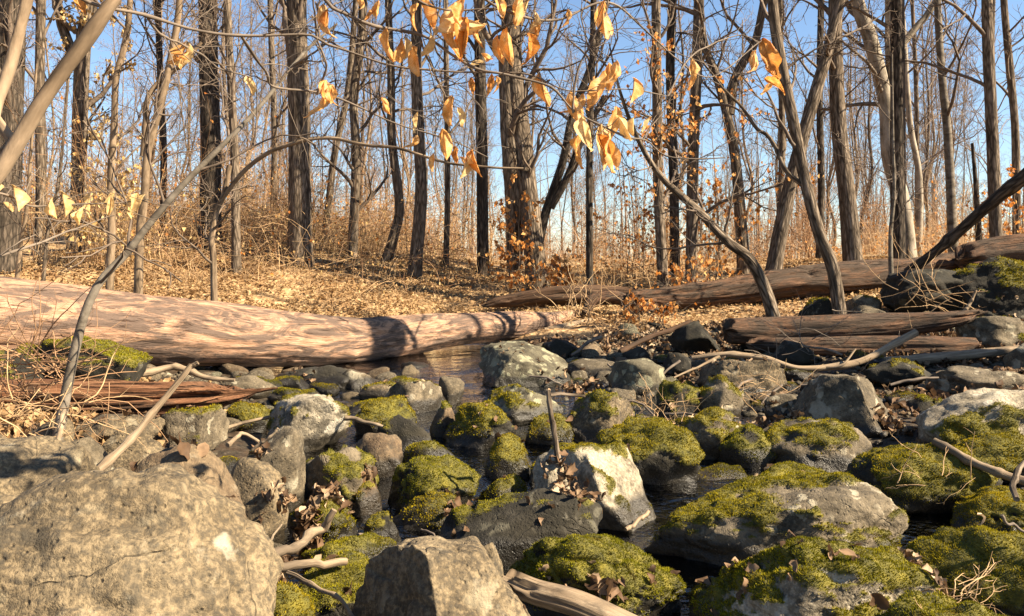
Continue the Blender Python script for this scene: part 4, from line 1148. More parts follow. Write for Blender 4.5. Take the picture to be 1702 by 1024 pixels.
T('slim brown trunk close right of the big dark trunk', [(377, -10), (383, 120), (390, 260), (393, 450)], 13.5, 18, 14, 'bark', 8, 1.5, 8)
T('thin trunk halfway between the two big straight trunks', [(449, -10), (452, 100), (456, 230), (453, 390)], 19, 12, 11, 'bark', 8, 1.8, 9)
T('big ridged trunk with its right side sunlit', [(493, -10), (495, 110), (498, 260), (498, 425)], 14.5, 45, 38, 'bark', 7, 1.5, 10, bmin=0.35)
T('slim leaning trunk right of the big sunlit trunk', [(592, -10), (578, 150), (556, 260), (537, 400)], 18, 14, 11, 'bark', 9, 1.9, 11)
T('vine wrapped crooked tree in the middle of the brush', [(600, 60), (588, 160), (592, 270), (585, 400)], 16, 20, 16, 'bark', 14, 1.4, 12, bmin=0.1, n2=8)
T('slender wavy trunk left of the straight brown one', [(645, -10), (650, 130), (651, 230), (664, 340), (655, 390), (638, 440)], 16, 20, 13, 'bark', 8, 1.7, 13)
T('straight brown trunk with a bowed foot left of centre', [(693, -10), (692, 100), (696, 220), (700, 320), (688, 458)], 14.5, 27, 20, 'bark', 7, 1.5, 14, bmin=0.3)
T('thin pole trunk between the bowed trunk and the dark one', [(741, -10), (742, 140), (744, 300), (741, 445)], 17, 12, 10, 'bark', 8, 1.6, 15)
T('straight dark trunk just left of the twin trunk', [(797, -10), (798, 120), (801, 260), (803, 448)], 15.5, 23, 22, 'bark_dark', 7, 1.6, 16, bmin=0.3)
T('massive twin trunk at the centre, stems parting low down', [(848, -10), (853, 120), (868, 240), (880, 340), (897, 462)], 13.8, 41, 38, 'bark', 8, 1.8, 17, bmin=0.35, forks=[([(842, 60), (846, 200), (851, 300), (856, 445, 14.2)], 30, 30, False)])
T('thin dark trunk right of the massive twin trunk', [(986, 20), (984, 120), (980, 260), (980, 475)], 12.8, 15, 12, 'bark_dark', 8, 1.4, 18)
T('dark curved tree leaning right behind the twin trunk', [(1010, -10), (985, 100), (952, 190), (935, 270), (905, 360), (885, 440)], 17, 20, 12, 'bark_dark', 9, 1.9, 19, lean=0.7, forks=[([(1005, 160), (968, 230), (945, 290), (915, 345)], 15, 9, False)])
T('slender trunk with clinging orange leaves right of centre', [(1090, -10), (1092, 150), (1094, 300), (1104, 478)], 12.6, 22, 18, 'bark', 10, 1.3, 20, leaves=('orange', 300, 1.0, 4.6), bmin=0.12)
T('slim dark trunk pressed behind the orange leaved one', [(1118, -10), (1114, 130), (1120, 300), (1122, 460)], 15.5, 19, 17, 'bark_dark', 8, 1.6, 21)
T('straight trunk with a leafy collar right of the orange leaved pair', [(1162, -10), (1158, 120), (1152, 260), (1149, 462)], 13.6, 24, 20, 'bark', 10, 1.4, 22, leaves=('orange', 260, 0.9, 4.2), bmin=0.12)
T('forked knotty trunk behind the curved tree', [(1168, 60), (1192, 130), (1215, 220), (1226, 300), (1238, 420)], 15, 25, 13, 'bark', 9, 1.7, 23, forks=[([(1272, -10), (1255, 70), (1222, 130), (1213, 190)], 16, 14, True)])
T('smooth grey tree curving far over to the left at right centre', [(1012, 70, 8.2), (1030, 150, 8.4), (1060, 230, 8.6), (1100, 295, 8.8), (1160, 350, 9.0), (1210, 402, 9.1), (1245, 430, 9.2), (1275, 490, 9.3), (1300, 528, 9.4)], 9.4, 28, 5, 'bark', 8, 1.0, 24, top=3.0, flare=0.25, lean=0.9, bmin=0.3, rtop=0.006)
T('grey brown trunk leaning left in front of the far right log', [(1283, -10), (1296, 90), (1318, 200), (1338, 300), (1362, 390), (1385, 450), (1400, 516)], 9.6, 25, 20, 'bark', 6, 1.1, 25, top=6.0, flare=0.25, bmin=0.35,
  forks=[([(1165, 100), (1215, 165), (1270, 225), (1310, 285), (1345, 318)], 9, 3, False)])
T('light brown trunk leaning right across the leaning grey one', [(1398, -10), (1374, 90), (1345, 190), (1318, 290), (1298, 380), (1278, 455)], 12.9, 31, 20, 'bark', 7, 1.5, 26, lean=0.8, bmin=0.4)
T('thick upright trunk right of the crossing pair', [(1388, -10), (1389, 100), (1395, 220), (1408, 330), (1422, 440)], 13.2, 36, 25, 'bark', 7, 1.5, 27, bmin=0.35)
T('pale smooth grey tree with big branching limbs at right', [(1422, -10), (1448, 70), (1472, 170), (1478, 260), (1500, 340), (1512, 425)], 14.5, 32, 26, 'bark_pale', 8, 1.8, 28, twig='twig_grey', forks=[([(1480, -10), (1482, 90), (1484, 170), (1480, 250)], 24, 20, True), ([(1550, 10), (1520, 50), (1498, 80), (1490, 130)], 13, 10, True)])
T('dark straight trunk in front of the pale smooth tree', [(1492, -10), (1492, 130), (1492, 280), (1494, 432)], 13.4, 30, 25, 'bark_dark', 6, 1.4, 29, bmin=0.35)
T('slim pale grey trunk right of the pale smooth tree', [(1558, -10), (1564, 110), (1576, 240), (1586, 420)], 14, 19, 13, 'bark_smooth', 7, 1.5, 30)
T('short broken dark snag near the right edge', [(1616, 238), (1622, 310), (1630, 410)], 13.5, 15, 8, 'bark_dark', 3, 0.6, 31, top=2.2, name='dead_snag', cat='tree snag', bare=True)
T('sturdy brown trunk near the right edge', [(1640, -10), (1644, 110), (1650, 240), (1658, 408)], 13, 24, 20, 'bark', 7, 1.5, 32, bmin=0.3)
T('slim trunk nearest the right edge at the top', [(1668, -10), (1678, 110), (1688, 230), (1690, 400)], 14.5, 16, 13, 'bark', 8, 1.5, 33)
T('thin crooked stem growing right beside the far right boulders', [(1484, 230), (1486, 320), (1480, 400), (1484, 462)], 10.8, 11, 6, 'bark_smooth', 5, 0.8, 34, top=3.6, bmin=0.3, flare=0.1)
T('pale thin trunk behind the brown trunk at the right edge', [(1512, 200), (1528, 300), (1525, 425)], 17, 14, 11, 'bark_pale', 7, 1.5, 35, twig='twig_grey')
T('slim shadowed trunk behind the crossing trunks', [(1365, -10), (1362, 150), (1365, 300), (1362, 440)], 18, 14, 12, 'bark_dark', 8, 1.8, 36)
T('thin brown trunk left of the crossing trunks', [(1298, 120), (1300, 250), (1292, 445)], 19, 14, 11, 'bark', 8, 1.8, 37)
T('short crooked beech stem with one long limb reaching right over the log', [(372, 325), (360, 350), (352, 400), (355, 440), (357, 505)], 9.0, 15, 12, 'bark_tan', 5, 0.7, 38, top=1.9, flare=0.2, bmin=0.5, rtop=0.03,
  forks=[([(870, 280, 8.2), (806, 277, 8.2), (756, 271, 8.3), (705, 260, 8.4), (654, 245, 8.5), (603, 236, 8.6), (547, 226, 8.7), (502, 231, 8.7), (451, 250, 8.8), (405, 285, 8.9), (366, 335, 9.0)], 8, 3, False)])
T('thin young stem by the left edge behind the log', [(45, 340), (35, 400), (20, 460)], 10.5, 10, 8, 'bark_tan', 5, 0.9, 39, top=3.4, flare=0.1)
T('thin young stem left of the crooked tan sapling', [(98, 300), (80, 380), (66, 465)], 10.5, 9, 7, 'bark', 5, 0.9, 40, top=3.6, flare=0.1)

# the sapling leaning across the left foreground
T('smooth grey sapling leaning right across the left foreground', [(560, 40, 4.2), (505, 88, 4.1), (420, 190, 3.9), (300, 312, 3.75), (215, 415, 3.65), (140, 525, 3.55), (70, 632, 3.45)], 3.6, 23, 9, 'bark_smooth', 6, 0.45, 41, top=2.35, flare=0.15, lean=0.95, bmin=0.35, rtop=0.006, n2=4, n3=3)

# trees beside and behind the viewer on the sunny side: they cast the bands of shade on the log
for i, (tx, ty, r, lb) in enumerate([(6.54, 6.64, 0.34, 'thick trunk standing out of view to the right of the stream'), (7.57, 7.69, 0.065, 'slim trunk out of view right of the thick one'), (8.66, 8.53, 0.08, 'slim trunk farther back out of view at right')]):
    root = empty('bare_tree', (tx, ty, float(terr(np.array(tx), np.array(ty)))))
    z0 = root.location.z - 0.1
    mb = MB()
    P, R = trunk_tube(mb, np.array([(tx, ty, z0), (tx + 0.05, ty, z0 + 3), (tx - 0.1, ty + 0.1, z0 + 6), (tx + 0.1, ty, z0 + 11)]), r, r * 0.55, 40, 14, 0.3, 50 + i)
    build('trunk', mb, M['bark'], root)
    cb = MB()
    bp, br = grow(P[None], R[None], 7, 1.8, 0.9, np.random.default_rng(i + 2), 8, 0.2, 0.4, 0.98, 0.3, 0.4, 0.2, 0.006)
    b2, r2 = grow(bp, br, 4, -0.5, 0.75, np.random.default_rng(i + 3), 6, 0.1, 0.2, 1.0, 0.34, 0.6, 0.3, 0.004)
    add_tubes(cb, bp, br, 6); add_tubes(cb, b2, r2, 3)
    build('crown', cb, M['twig'], root)
    tag(root, lb, 'tree')

# background wood: prototypes with trunk and crown, copied one by one
PROTO = []
for i in range(9):
    rng = np.random.default_rng(400 + i)
    h = rng.uniform(12, 17); r = rng.uniform(0.045, 0.105)
    zs = np.linspace(-0.3, h, 7)
    ln = np.stack([np.cumsum(rng.normal(0, 0.22, 7)), np.cumsum(rng.normal(0, 0.2, 7)), zs], 1); ln[:, :2] -= ln[0, :2]
    mb = MB(); P, R = trunk_tube(mb, ln, r, r * 0.28, 22, 8, 0.35, 400 + i)
    mains = [(P, R)]
    if i % 2:
        a = rng.uniform(0, 6.28); s = int(rng.integers(6, 10)); p0 = P[s]
        fl = np.array([p0, p0 + np.array([np.cos(a) * .5, np.sin(a) * .5, 1.6]), p0 + np.array([np.cos(a) * 1.0, np.sin(a) * 1.0, 4]), p0 + np.array([np.cos(a) * 1.3, np.sin(a) * 1.3, 7.5])])
        Pf = catmull(fl, 18); Rf = np.linspace(R[s] * 0.75, 0.02, 18); add_tubes(mb, Pf[None], Rf[None], 7); mains.append((Pf, Rf))
    cb = MB()
    for Pm, Rm in mains:
        bp, br = grow(Pm[None], Rm[None], 36 if Pm is P else 14, 2.7, 0.85, rng, 7, 0.25, 0.16, 0.98, 0.26, 0.4, 0.25, 0.012)
        b2, r2 = grow(bp, br, 6, -0.5, 0.7, rng, 4, 0.12, 0.2, 1.0, 0.3, 0.62, 0.4, 0.008)
        b3, r3 = grow(b2, r2, 4, -0.55, 0.7, rng, 3, 0.08, 0.2, 1.0, 0.3, 0.7, 0.6, 0.006)
        add_tubes(cb, bp, br, 4); add_tubes(cb, b2, r2, 3); add_tubes(cb, b3, r3, 3)
    tm = mb.mesh('trunk'); tm.materials.append(M[['bark', 'bark_tan', 'bark', 'bark_tan', 'bark'][i % 5]])
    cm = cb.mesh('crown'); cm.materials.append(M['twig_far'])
    PROTO.append((tm, cm))
rng = np.random.default_rng(77)
placed = []
def put_far(x, y, i, s):
    root = empty('bare_tree', (x, y, float(terr(np.array(x), np.array(y)))))
    root.rotation_euler = (0, 0, float(rng.uniform(0, 6.28))); root.scale = (s, s, s)
    tm, cm = PROTO[i]
    link('trunk', tm, None, root); link('crown', cm, None, root)
    tag(root, 'slender %s barked %s tree in the wood beyond the near trunks' % (('grey brown', 'tan', 'grey brown', 'tan', 'grey brown')[i % 5], 'fork stemmed' if i % 2 else 'single stemmed'), 'tree', 'bare trees of the background wood')
tries = 0
while len(placed) < 84 and tries < 6000:
    tries += 1
    y = 19 + 50 * rng.uniform() ** 0.75
    x = rng.uniform(-0.72, 0.72) * y
    if any((x - a) ** 2 + (y - b) ** 2 < (1.5 + 0.015 * y) ** 2 for a, b in placed): continue
    placed.append((x, y)); put_far(x, y, int(rng.integers(9)), float(rng.uniform(0.75, 1.15)))

n0 = len(placed)
while len(placed) < n0 + 50:
    y = 38 + 42 * rng.uniform(); x = rng.uniform(-0.75, 0.75) * y
    if any((x - a) ** 2 + (y - b) ** 2 < 2.0 ** 2 for a, b in placed): continue
    placed.append((x, y)); put_far(x, y, int(rng.integers(9)), float(rng.uniform(0.7, 1.1)))
# twiggy shrubs of the understory
SH = []
for i in range(4):
    r_ = np.random.default_rng(820 + i); ns = 9
    a = r_.uniform(0, 6.28, ns); hh = r_.uniform(1.2, 2.8, ns); t = np.linspace(0, 1, 6); sp = r_.uniform(0.2, 0.9, ns)
    P = np.stack([np.cos(a)[:, None] * sp[:, None] * t ** 1.4, np.sin(a)[:, None] * sp[:, None] * t ** 1.4, -0.08 + hh[:, None] * t], -1)
    P[:, 1:] += np.cumsum(r_.normal(size=(ns, 5, 3)), 1) * 0.05
    R = np.full((ns, 1), 0.014) * np.linspace(1, 0.4, 6)[None]
    mb = MB(); add_tubes(mb, P, R, 4)
    bp, br = grow(P, R, 7, -0.4, 0.7, r_, 5, 0.15, 0.1, 1, 0.3, 0.65, 0.5, 0.007); add_tubes(mb, bp, br, 3)
    b2, r2 = grow(bp, br, 4, -0.5, 0.7, r_, 4, 0.1, 0.15, 1, 0.3, 0.7, 0.6, 0.0055); add_tubes(mb, b2, r2, 3)
    me = mb.mesh('bare_shrub'); me.materials.append(M['brush'] if i % 2 else M['brush_red']); SH.append(me)
for q in range(64):
    y = 18.5 + 30 * rng.uniform(); x = rng.uniform(-0.7, 0.7) * y
    o = link('bare_shrub', SH[q % 4], None, None, (x, y, float(terr(np.array(x), np.array(y)))))
    o.rotation_euler = (0, 0, float(rng.uniform(0, 6.28))); s = float(rng.uniform(0.7, 1.35)); o.scale = (s, s, s)
    tag(o, ('bare reddish brown twiggy shrub in the understory of the wood' if not (q % 4) % 2 else 'bare tan twiggy shrub in the understory of the wood'), 'shrub', 'bare shrubs of the understory')

# beyond them the wood reads as one mass
mb = MB()
N = 480
yy = 62 + 90 * rng.uniform(size=N); xx = rng.uniform(-0.95, 0.95, N) * yy
zz = terr(xx, yy)
hh = rng.uniform(8, 14, N); rr = rng.uniform(0.05, 0.16, N)
lx = rng.normal(0, 0.5, N); ly = rng.normal(0, 0.5, N)
t = np.linspace(0, 1, 5)
P = np.stack([xx[:, None] + lx[:, None] * t ** 2, yy[:, None] + ly[:, None] * t ** 2, zz[:, None] - 0.2 + hh[:, None] * t], -1)
R = rr[:, None] * (1 - 0.8 * t)[None]
add_tubes(mb, P, R, 4)
bp, br = grow(P, R, 9, -0.22, 0.8, rng, 4, 0.3, 0.05, 1.0, 0.25, 0.5, 0.4, 0.02)
add_tubes(mb, bp, br, 3)
b2, r2 = grow(bp, br, 2, -0.6, 0.7, rng, 3, 0.1, 0.2, 1.0, 0.3, 0.6, 0.6, 0.014)
add_tubes(mb, b2, r2, 3)
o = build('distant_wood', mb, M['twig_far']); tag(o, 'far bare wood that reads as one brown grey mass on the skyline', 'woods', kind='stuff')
# ---------------------------------------------------------------- brush, saplings with leaves, litter
def zt(x, y): return terr(np.asarray(x), np.asarray(y))

def brush(name, label, N, xr, yr, hr, mat, rng, r=0.0045, dens=None, kids=3, cat='brush', leaf=0, leafmat='straw'):
    x = rng.uniform(xr[0], xr[1], N * 3); y = rng.uniform(yr[0], yr[1], N * 3)
    p = np.clip(0.55 + 0.9 * fbm(np.stack([x * 0.45, y * 0.45, x * 0], -1), 41, 2), 0.03, 1)
    if dens is not None: p = p * dens(x, y)
    keep = rng.uniform(size=len(x)) < p
    x, y = x[keep][:N], y[keep][:N]
    n = len(x)
    h = rng.uniform(hr[0], hr[1], n) * rng.uniform(0.6, 1.15, n)
    az = rng.uniform(0, 6.28, n); arch = rng.uniform(0.25, 1.9, n) * h; h = h * np.clip(0.75 + 0.6 * fbm(np.stack([x * 0.8, y * 0.8, x * 0], -1), 43, 2), 0.3, 1.4)
    t = np.linspace(0, 1, 6)
    X = x[:, None] + np.cos(az)[:, None] * arch[:, None] * t ** 1.8
    Y = y[:, None] + np.sin(az)[:, None] * arch[:, None] * t ** 1.8
    Z = zt(x, y)[:, None] - 0.03 + h[:, None] * (t * 1.5 - 0.62 * t ** 2.4 * (arch / h)[:, None])
    P = np.stack([X, Y, Z], -1)
    P[:, 1:] += np.cumsum(rng.normal(size=(n, 5, 3)), axis=1) * 0.028 * h[:, None, None]
    R = r * rng.uniform(0.6, 1.4, n)[:, None] * np.linspace(1.0, 0.35, 6)[None]
    mb = MB()
    add_tubes(mb, P, R, 3)
    cp, cr = grow(P, R, kids, -0.42, 0.8, rng, 4, 0.1, 0.15, 0.95, 0.4, 0.7, 0.5, r * 0.5)
    add_tubes(mb, cp, cr, 3)
    root = build(name, mb, M[mat]); tag(root, label, cat, kind='stuff')
    if leaf:
        pts = cp.reshape(-1, 3); pts = pts[rng.integers(0, len(pts), leaf)] + rng.normal(size=(leaf, 3)) * 0.03
        v, f, rd = leaf_batch(pts, 0.06, rng, hang=True)
        lb = MB(); lb.add(v, f, rnd=rd)
        lo = build('foliage', lb, M[leafmat], root, False); lo['kind'] = 'stuff'
    return root

rng = np.random.default_rng(90)
left = lambda x, y: sstep(0.6, -2.2, x + (y - 12) * 0.05) * np.maximum(sstep(13.2, 15.2, y + 0.25 * np.minimum(x + 3, 0) * -1), 0.12)
brush('brush_thicket', 'tangled tan brush thicket on the left bank behind the pale log', 3300, (-14, 0.5), (12.6, 22), (0.5, 1.5), 'brush', rng, 0.0055, left, 2, leaf=5000)
brush('brush_thicket', 'reddish brown bramble canes mixed through the left bank brush', 1500, (-14, -0.5), (12.8, 24), (1.0, 2.6), 'brush_red', rng, 0.006, left, 3, leaf=3200, leafmat='orange')
brush('brush_thicket', 'thin dry stems scattered over the right bank between the trees', 1000, (0, 11), (12.6, 22), (0.3, 1.0), 'brush', rng, 0.0045, None, 3, leaf=1500, leafmat='orange')
brush('dry_grass', 'pale dry grass on the sunny slope behind the pale log', 1900, (-6, 0.6), (11.8, 14.2), (0.08, 0.3), 'brush', rng, 0.004, None, 1, cat='grass')
brush('dry_grass', 'dry stems and grass along the foot of the far right log', 420, (1.0, 6.5), (10.3, 11.4), (0.08, 0.35), 'brush', rng, 0.0035, None, 2, cat='grass')
brush('brush_thicket', 'far understory brush filling the wood behind the near trunks', 1900, (-22, 22), (22, 42), (0.8, 2.6), 'brush_red', rng, 0.011, None, 3)

def sapling(label, px, py, d, h, nst, seed, nleaf, mat='orange', lsize=0.075, spread=0.9):
    rng = np.random.default_rng(seed)
    b = W(px, py, d); b[2] = float(terr(np.array(b[0]), np.array(b[1]))) - 0.04
    root = empty('beech_sapling', (b[0], b[1], b[2] + 0.04))
    mb = MB()
    P = b + np.cumsum(np.concatenate([np.zeros((nst, 1, 3)), np.stack([rng.normal(0, 0.10, (nst, 9)), rng.normal(0, 0.10, (nst, 9)), np.full((nst, 9), 1.0)], -1) * (h * rng.uniform(0.6, 1.0, nst))[:, None, None] / 9], 1), axis=1) + (rng.normal(size=(nst, 1, 3)) * np.array([0.12, 0.12, 0]) * (nst > 1))
    R = np.full((nst, 1), 0.012) * np.linspace(1.1, 0.3, 10)[None]
    add_tubes(mb, P, R, 6)
    build('trunk', mb, M['bark_tan'], root)
    cb = MB()
    bp, br = grow(P, R, 14, spread, 1.15, rng, 6, 0.05, 0.1, 1.0, 0.22, 0.5, 0.4, 0.004)
    b2, r2 = grow(bp, br, 4, -0.5, 0.7, rng, 4, 0.0, 0.2, 1.0, 0.25, 0.7, 0.5, 0.003)
    add_tubes(cb, bp, br, 4); add_tubes(cb, b2, r2, 3)
    build('crown', cb, M['twig_grey'], root)
    pts = np.concatenate([b2.reshape(-1, 3), bp[:, 2:].reshape(-1, 3)])
    pts = pts[rng.integers(0, len(pts), nleaf)] + rng.normal(size=(nleaf, 3)) * 0.02 - np.array([0, 0, 0.03])
    v, f, rd = leaf_batch(pts, lsize, rng, hang=True)
    lb = MB(); lb.add(v, f, rnd=rd)
    lo = build('foliage', lb, M[mat], root, False); lo['kind'] = 'stuff'
    tag(root, label, 'sapling')

sapling('orange leaved beech sapling in front of the twin trunk foot', 862, 462, 13.2, 1.9, 3, 1, 380, spread=0.55)
sapling('low orange leaved beech sprout right of the twin trunk foot', 930, 468, 13.0, 0.8, 3, 2, 260, spread=0.4)
sapling('orange beech sprout standing before the brown log near centre', 1085, 510, 11.0, 0.45, 3, 3, 130, spread=0.35)
sapling('spreading orange beech sapling behind the fallen log right of centre', 1060, 470, 16, 1.9, 4, 4, 400, spread=1.2)
sapling('orange beech sapling left of the forked knotty trunk', 1190, 465, 14.5, 2.0, 4, 5, 400, spread=1.0)
sapling('pale straw leaved beech sapling by the vine shaggy trunk', 170, 450, 13, 2.6, 3, 6, 420, 'straw', spread=0.9)
sapling('small orange leaved sapling near the right edge', 1680, 420, 13.5, 1.8, 3, 7, 330, spread=0.6)
sapling('orange leaved sapling beneath the curved grey tree', 1150, 470, 12.2, 0.9, 3, 8, 200, spread=0.6)

# leaf litter: nobody could count it
def litter(label, N, xr, yr, size, mat, seed, fn, lift=0.012, onrock=False, flat=0.35):
    rng = np.random.default_rng(seed)
    x = rng.uniform(*xr, N * 3); y = rng.uniform(*yr, N * 3)
    keep = rng.uniform(size=len(x)) < fn(x, y)
    x, y = x[keep][:N], y[keep][:N]
    if onrock: z = np.array([drop(a, b) for a, b in zip(x, y)])
    else: z = terr(x, y)
    pos = np.stack([x, y, z + lift * rng.uniform(0.3, 1.6, len(x))], -1)
    v, f, rd = leaf_curled(pos, size, rng, flat) if onrock or yr[0] < 4 else leaf_batch(pos, size, rng, flat=flat)
    rd = np.clip(rd * 0.75 + 0.12 + 0.32 * fbm(v * np.array([0.9, 0.9, 0]), 61, 3), 0, 1)
    mb = MB(); mb.add(v, f, rnd=rd)
    o = build('leaf_litter', mb, M[mat], None, False)
    return tag(o, label, 'leaves', kind='stuff')
litter('dry golden leaf litter on the bank behind the stream', 60000, (-8, 8), (10.4, 19), 0.05, 'litter', 1, lambda x, y: sstep(0.12, 0.24, terr(x, y, False)) * np.clip(1.35 - (y - 10.4) * 0.085, 0.25, 1) * np.clip(0.8 + 0.9 * fbm(np.stack([x, y, x * 0], -1) * 0.8, 63, 3), 0.2, 1), 0.03, flat=0.3)
litter('dry leaves gathered on the left bank behind the rocks', 5000, (-4.5, -0.9), (2.6, 6.6), 0.075, 'litter', 2, lambda x, y: sstep(0.02, 0.12, terr(x, y, False)), 0.03, flat=0.6)
litter('brown leaves caught among the stones of the right bank', 8500, (0.2, 7.5), (3.5, 10.6), 0.075, 'litter_dark', 3, lambda x, y: sstep(-0.02, 0.12, terr(x, y, False)) * np.clip(0.45 + 0.9 * fbm(np.stack([x, y, x * 0], -1) * 1.3, 5, 2), 0.04, 1), 0.035, flat=0.6)
litter('sparse dead leaves fallen on the rocks and in the stream bed', 1500, (-2.4, 3.6), (2.2, 8.5), 0.05, 'litter_dark', 4, lambda x, y: np.clip(fbm(np.stack([x, y, x * 0], -1) * 1.6, 7, 2), 0.0, 1), 0.012, True, 0.5)

def heap(label, spots, mat, seed, size=0.07):
    """leaf heaps: (px, py, depth, radius in px, count)"""
    rng = np.random.default_rng(seed)
    pos = []
    for (px, py, d, rp, cnt) in spots:
        c = W(px, py, d); r = rp * d / F
        xy = rng.normal(size=(cnt, 2)) * r * 0.5
        for a in xy:
            q = np.hypot(*a) / r
            z = drop(c[0] + a[0], c[1] + a[1])
            if z > c[2] + (0.17 if d < 2.7 else 0.07): continue
            pos.append((c[0] + a[0], c[1] + a[1], min(z, c[2] + 0.16) + rng.uniform(0.005, 0.07) * max(0, 1 - q * 0.7)))
    v, f, rd = leaf_curled(np.array(pos), size, rng, 0.7)
    mb = MB(); mb.add(v, f, rnd=rd)
    o = build('leaf_litter', mb, M[mat], None, False)
    return tag(o, label, 'leaves', kind='stuff')
heap('heap of curled brown leaves in front of the golden mossy boulder', [(1010, 975, 2.3, 80, 420), (1075, 1000, 2.3, 50, 90), (930, 955, 2.35, 40, 60)], 'litter_dark', 1, 0.055)
heap('curled dead leaves on the moss at the bottom right', [(1615, 965, 2.25, 60, 200), (1650, 990, 2.2, 60, 90), (1510, 895, 2.6, 25, 50)], 'litter_dark', 2, 0.05)
heap('dry leaves piled behind the brown dome and tan block', [(400, 745, 3.45, 50, 160), (450, 850, 3.0, 40, 150), (430, 890, 2.8, 35, 150), (500, 835, 3.2, 40, 120), (545, 830, 3.35, 30, 70), (455, 940, 2.5, 35, 90), (600, 815, 3.7, 30, 60)], 'litter_dark', 3, 0.055)
heap('brown leaves caught beside the upright stick', [(940, 800, 3.35, 35, 70), (960, 840, 3.2, 40, 60), (1060, 900, 3.05, 30, 40), (760, 860, 3.4, 20, 18)], 'litter_dark', 4, 0.05)
heap('rust coloured leaves between the rocks right of centre', [(1290, 700, 5.5, 60, 150), (1240, 720, 5.2, 45, 90), (1185, 735, 5.0, 40, 80), (1480, 700, 5.1, 30, 60), (1680, 600, 6.6, 60, 150), (1650, 505, 9.3, 70, 160), (960, 625, 7.0, 60, 160), (900, 700, 5.4, 50, 60), (1120, 690, 5.6, 50, 70)], 'litter_dark', 5, 0.065)

def twig_tangle(label, px, py, d, rad_px, N, seed, mat='brush', L=0.35, r=0.0025, name='twig_tangle'):
    rng = np.random.default_rng(seed)
    c = W(px, py, d); rr = rad_px * d / F
    p0 = c + rng.normal(size=(N, 3)) * rr * np.array([0.5, 0.3, 0.28])
    dirs = unit(rng.normal(size=(N, 3)) * np.array([1, 0.6, 0.8]) + np.array([0.2, 0, 0.25]))
    pts = [p0]
    for s in range(7):
        dirs = unit(dirs + rng.normal(size=(N, 3)) * 0.22)
        pts.append(pts[-1] + dirs * (L * rng.uniform(0.4, 1.2, N) / 7)[:, None])
    P = np.stack(pts, 1); R = r * rng.uniform(0.6, 1.5, N)[:, None] * np.linspace(1, 0.4, 8)[None]
    mb = MB(); add_tubes(mb, P, R, 4)
    cp, cr = grow(P, R, 2, -0.4, 0.8, rng, 5, 0.05, 0.2, 1, 0.35, 0.7, 0.5, 0.0012)
    add_tubes(mb, cp, cr, 3)
    o = build(name, mb, M[mat]); tag(o, label, 'twigs', kind='stuff')
twig_tangle('tangle of thin bare twigs at the left edge before the splintered log', 40, 610, 3.7, 90, 70, 1, 'brush_red', 0.55, 0.0028)
twig_tangle('thin bare twigs fallen below the splintered log at left', 100, 700, 3.4, 90, 24, 2, 'brush', 0.4, 0.0026)
twig_tangle('small pale twig tangle on the dark mossy boulder at right', 1540, 790, 3.5, 50, 9, 3, 'brush', 0.22, 0.0018)
twig_tangle('dry stems and grass between the mossy rocks at centre', 1090, 695, 4.9, 50, 30, 4, 'brush', 0.25, 0.002)
twig_tangle('dry stems at the bottom right among the curled leaves', 1600, 1000, 2.1, 60, 26, 5, 'brush', 0.18, 0.0016)
twig_tangle('dry stems by the grey rock with mossy flank', 1265, 660, 6.0, 50, 22, 6, 'brush', 0.4, 0.003)
twig_tangle('bare twigs standing before the far right boulders', 1560, 500, 9.2, 110, 22, 7, 'brush', 0.9, 0.005)
twig_tangle('bare twigs over the pale log root end', 970, 515, 11.2, 70, 40, 8, 'brush', 0.7, 0.005)
twig_tangle('twigs and debris lodged under the paired logs at right', 1350, 590, 7.6, 120, 30, 9, 'twig_grey', 0.5, 0.004)

# ---------------------------------------------------------------- the overhanging beech in the foreground
def beech_leaf_mesh(seed):
    rng = np.random.default_rng(seed)
    nu, nv = 13, 30
    u = np.linspace(-1, 1, nu); v = np.linspace(0, 1, nv)
    U, V = np.meshgrid(u, v)
    half = 0.205 * np.sin(np.pi * V ** 0.82) ** 0.85 * (1 - 0.15 * V)
    half = half * (1 + 0.05 * np.abs(np.sin(V * 14 * np.pi)) * (np.abs(U) > 0.9))
    x = U * half
    fold = rng.uniform(0.5, 1.9)
    z = np.abs(U) * half * fold
    z = z + 0.011 * np.sin((V * 15 - np.abs(U) * 3.2) * 2 * np.pi) * np.minimum(1, np.abs(U) * 3) * np.sin(np.pi * V)
    z = z + (0.09 * fbm(np.stack([U * 1.6 + seed, V * 4.0, U * 0], -1), seed, 3)) * (0.2 + np.abs(U))
    curl = rng.uniform(-2.2, 2.2)
    x, z = x * (1 - 0.25 * abs(curl) * V), z + curl * 0.16 * V ** 2
    roll = rng.uniform(-1.5, 1.5) * V
    x2 = x * np.cos(roll) - z * np.sin(roll); z2 = x * np.sin(roll) + z * np.cos(roll)
    y = -V + 0.10 * V ** 2 * abs(curl)
    verts = np.stack([x2, z2, y], -1).reshape(-1, 3)
    i = (np.arange(nv - 1)[:, None] * nu + np.arange(nu - 1)[None]).ravel()
    return make_mesh('leaf', verts, [np.stack([i, i + 1, i + 1 + nu, i + nu], 1)], {'u': np.abs(U).ravel(), 'v': V.ravel()})

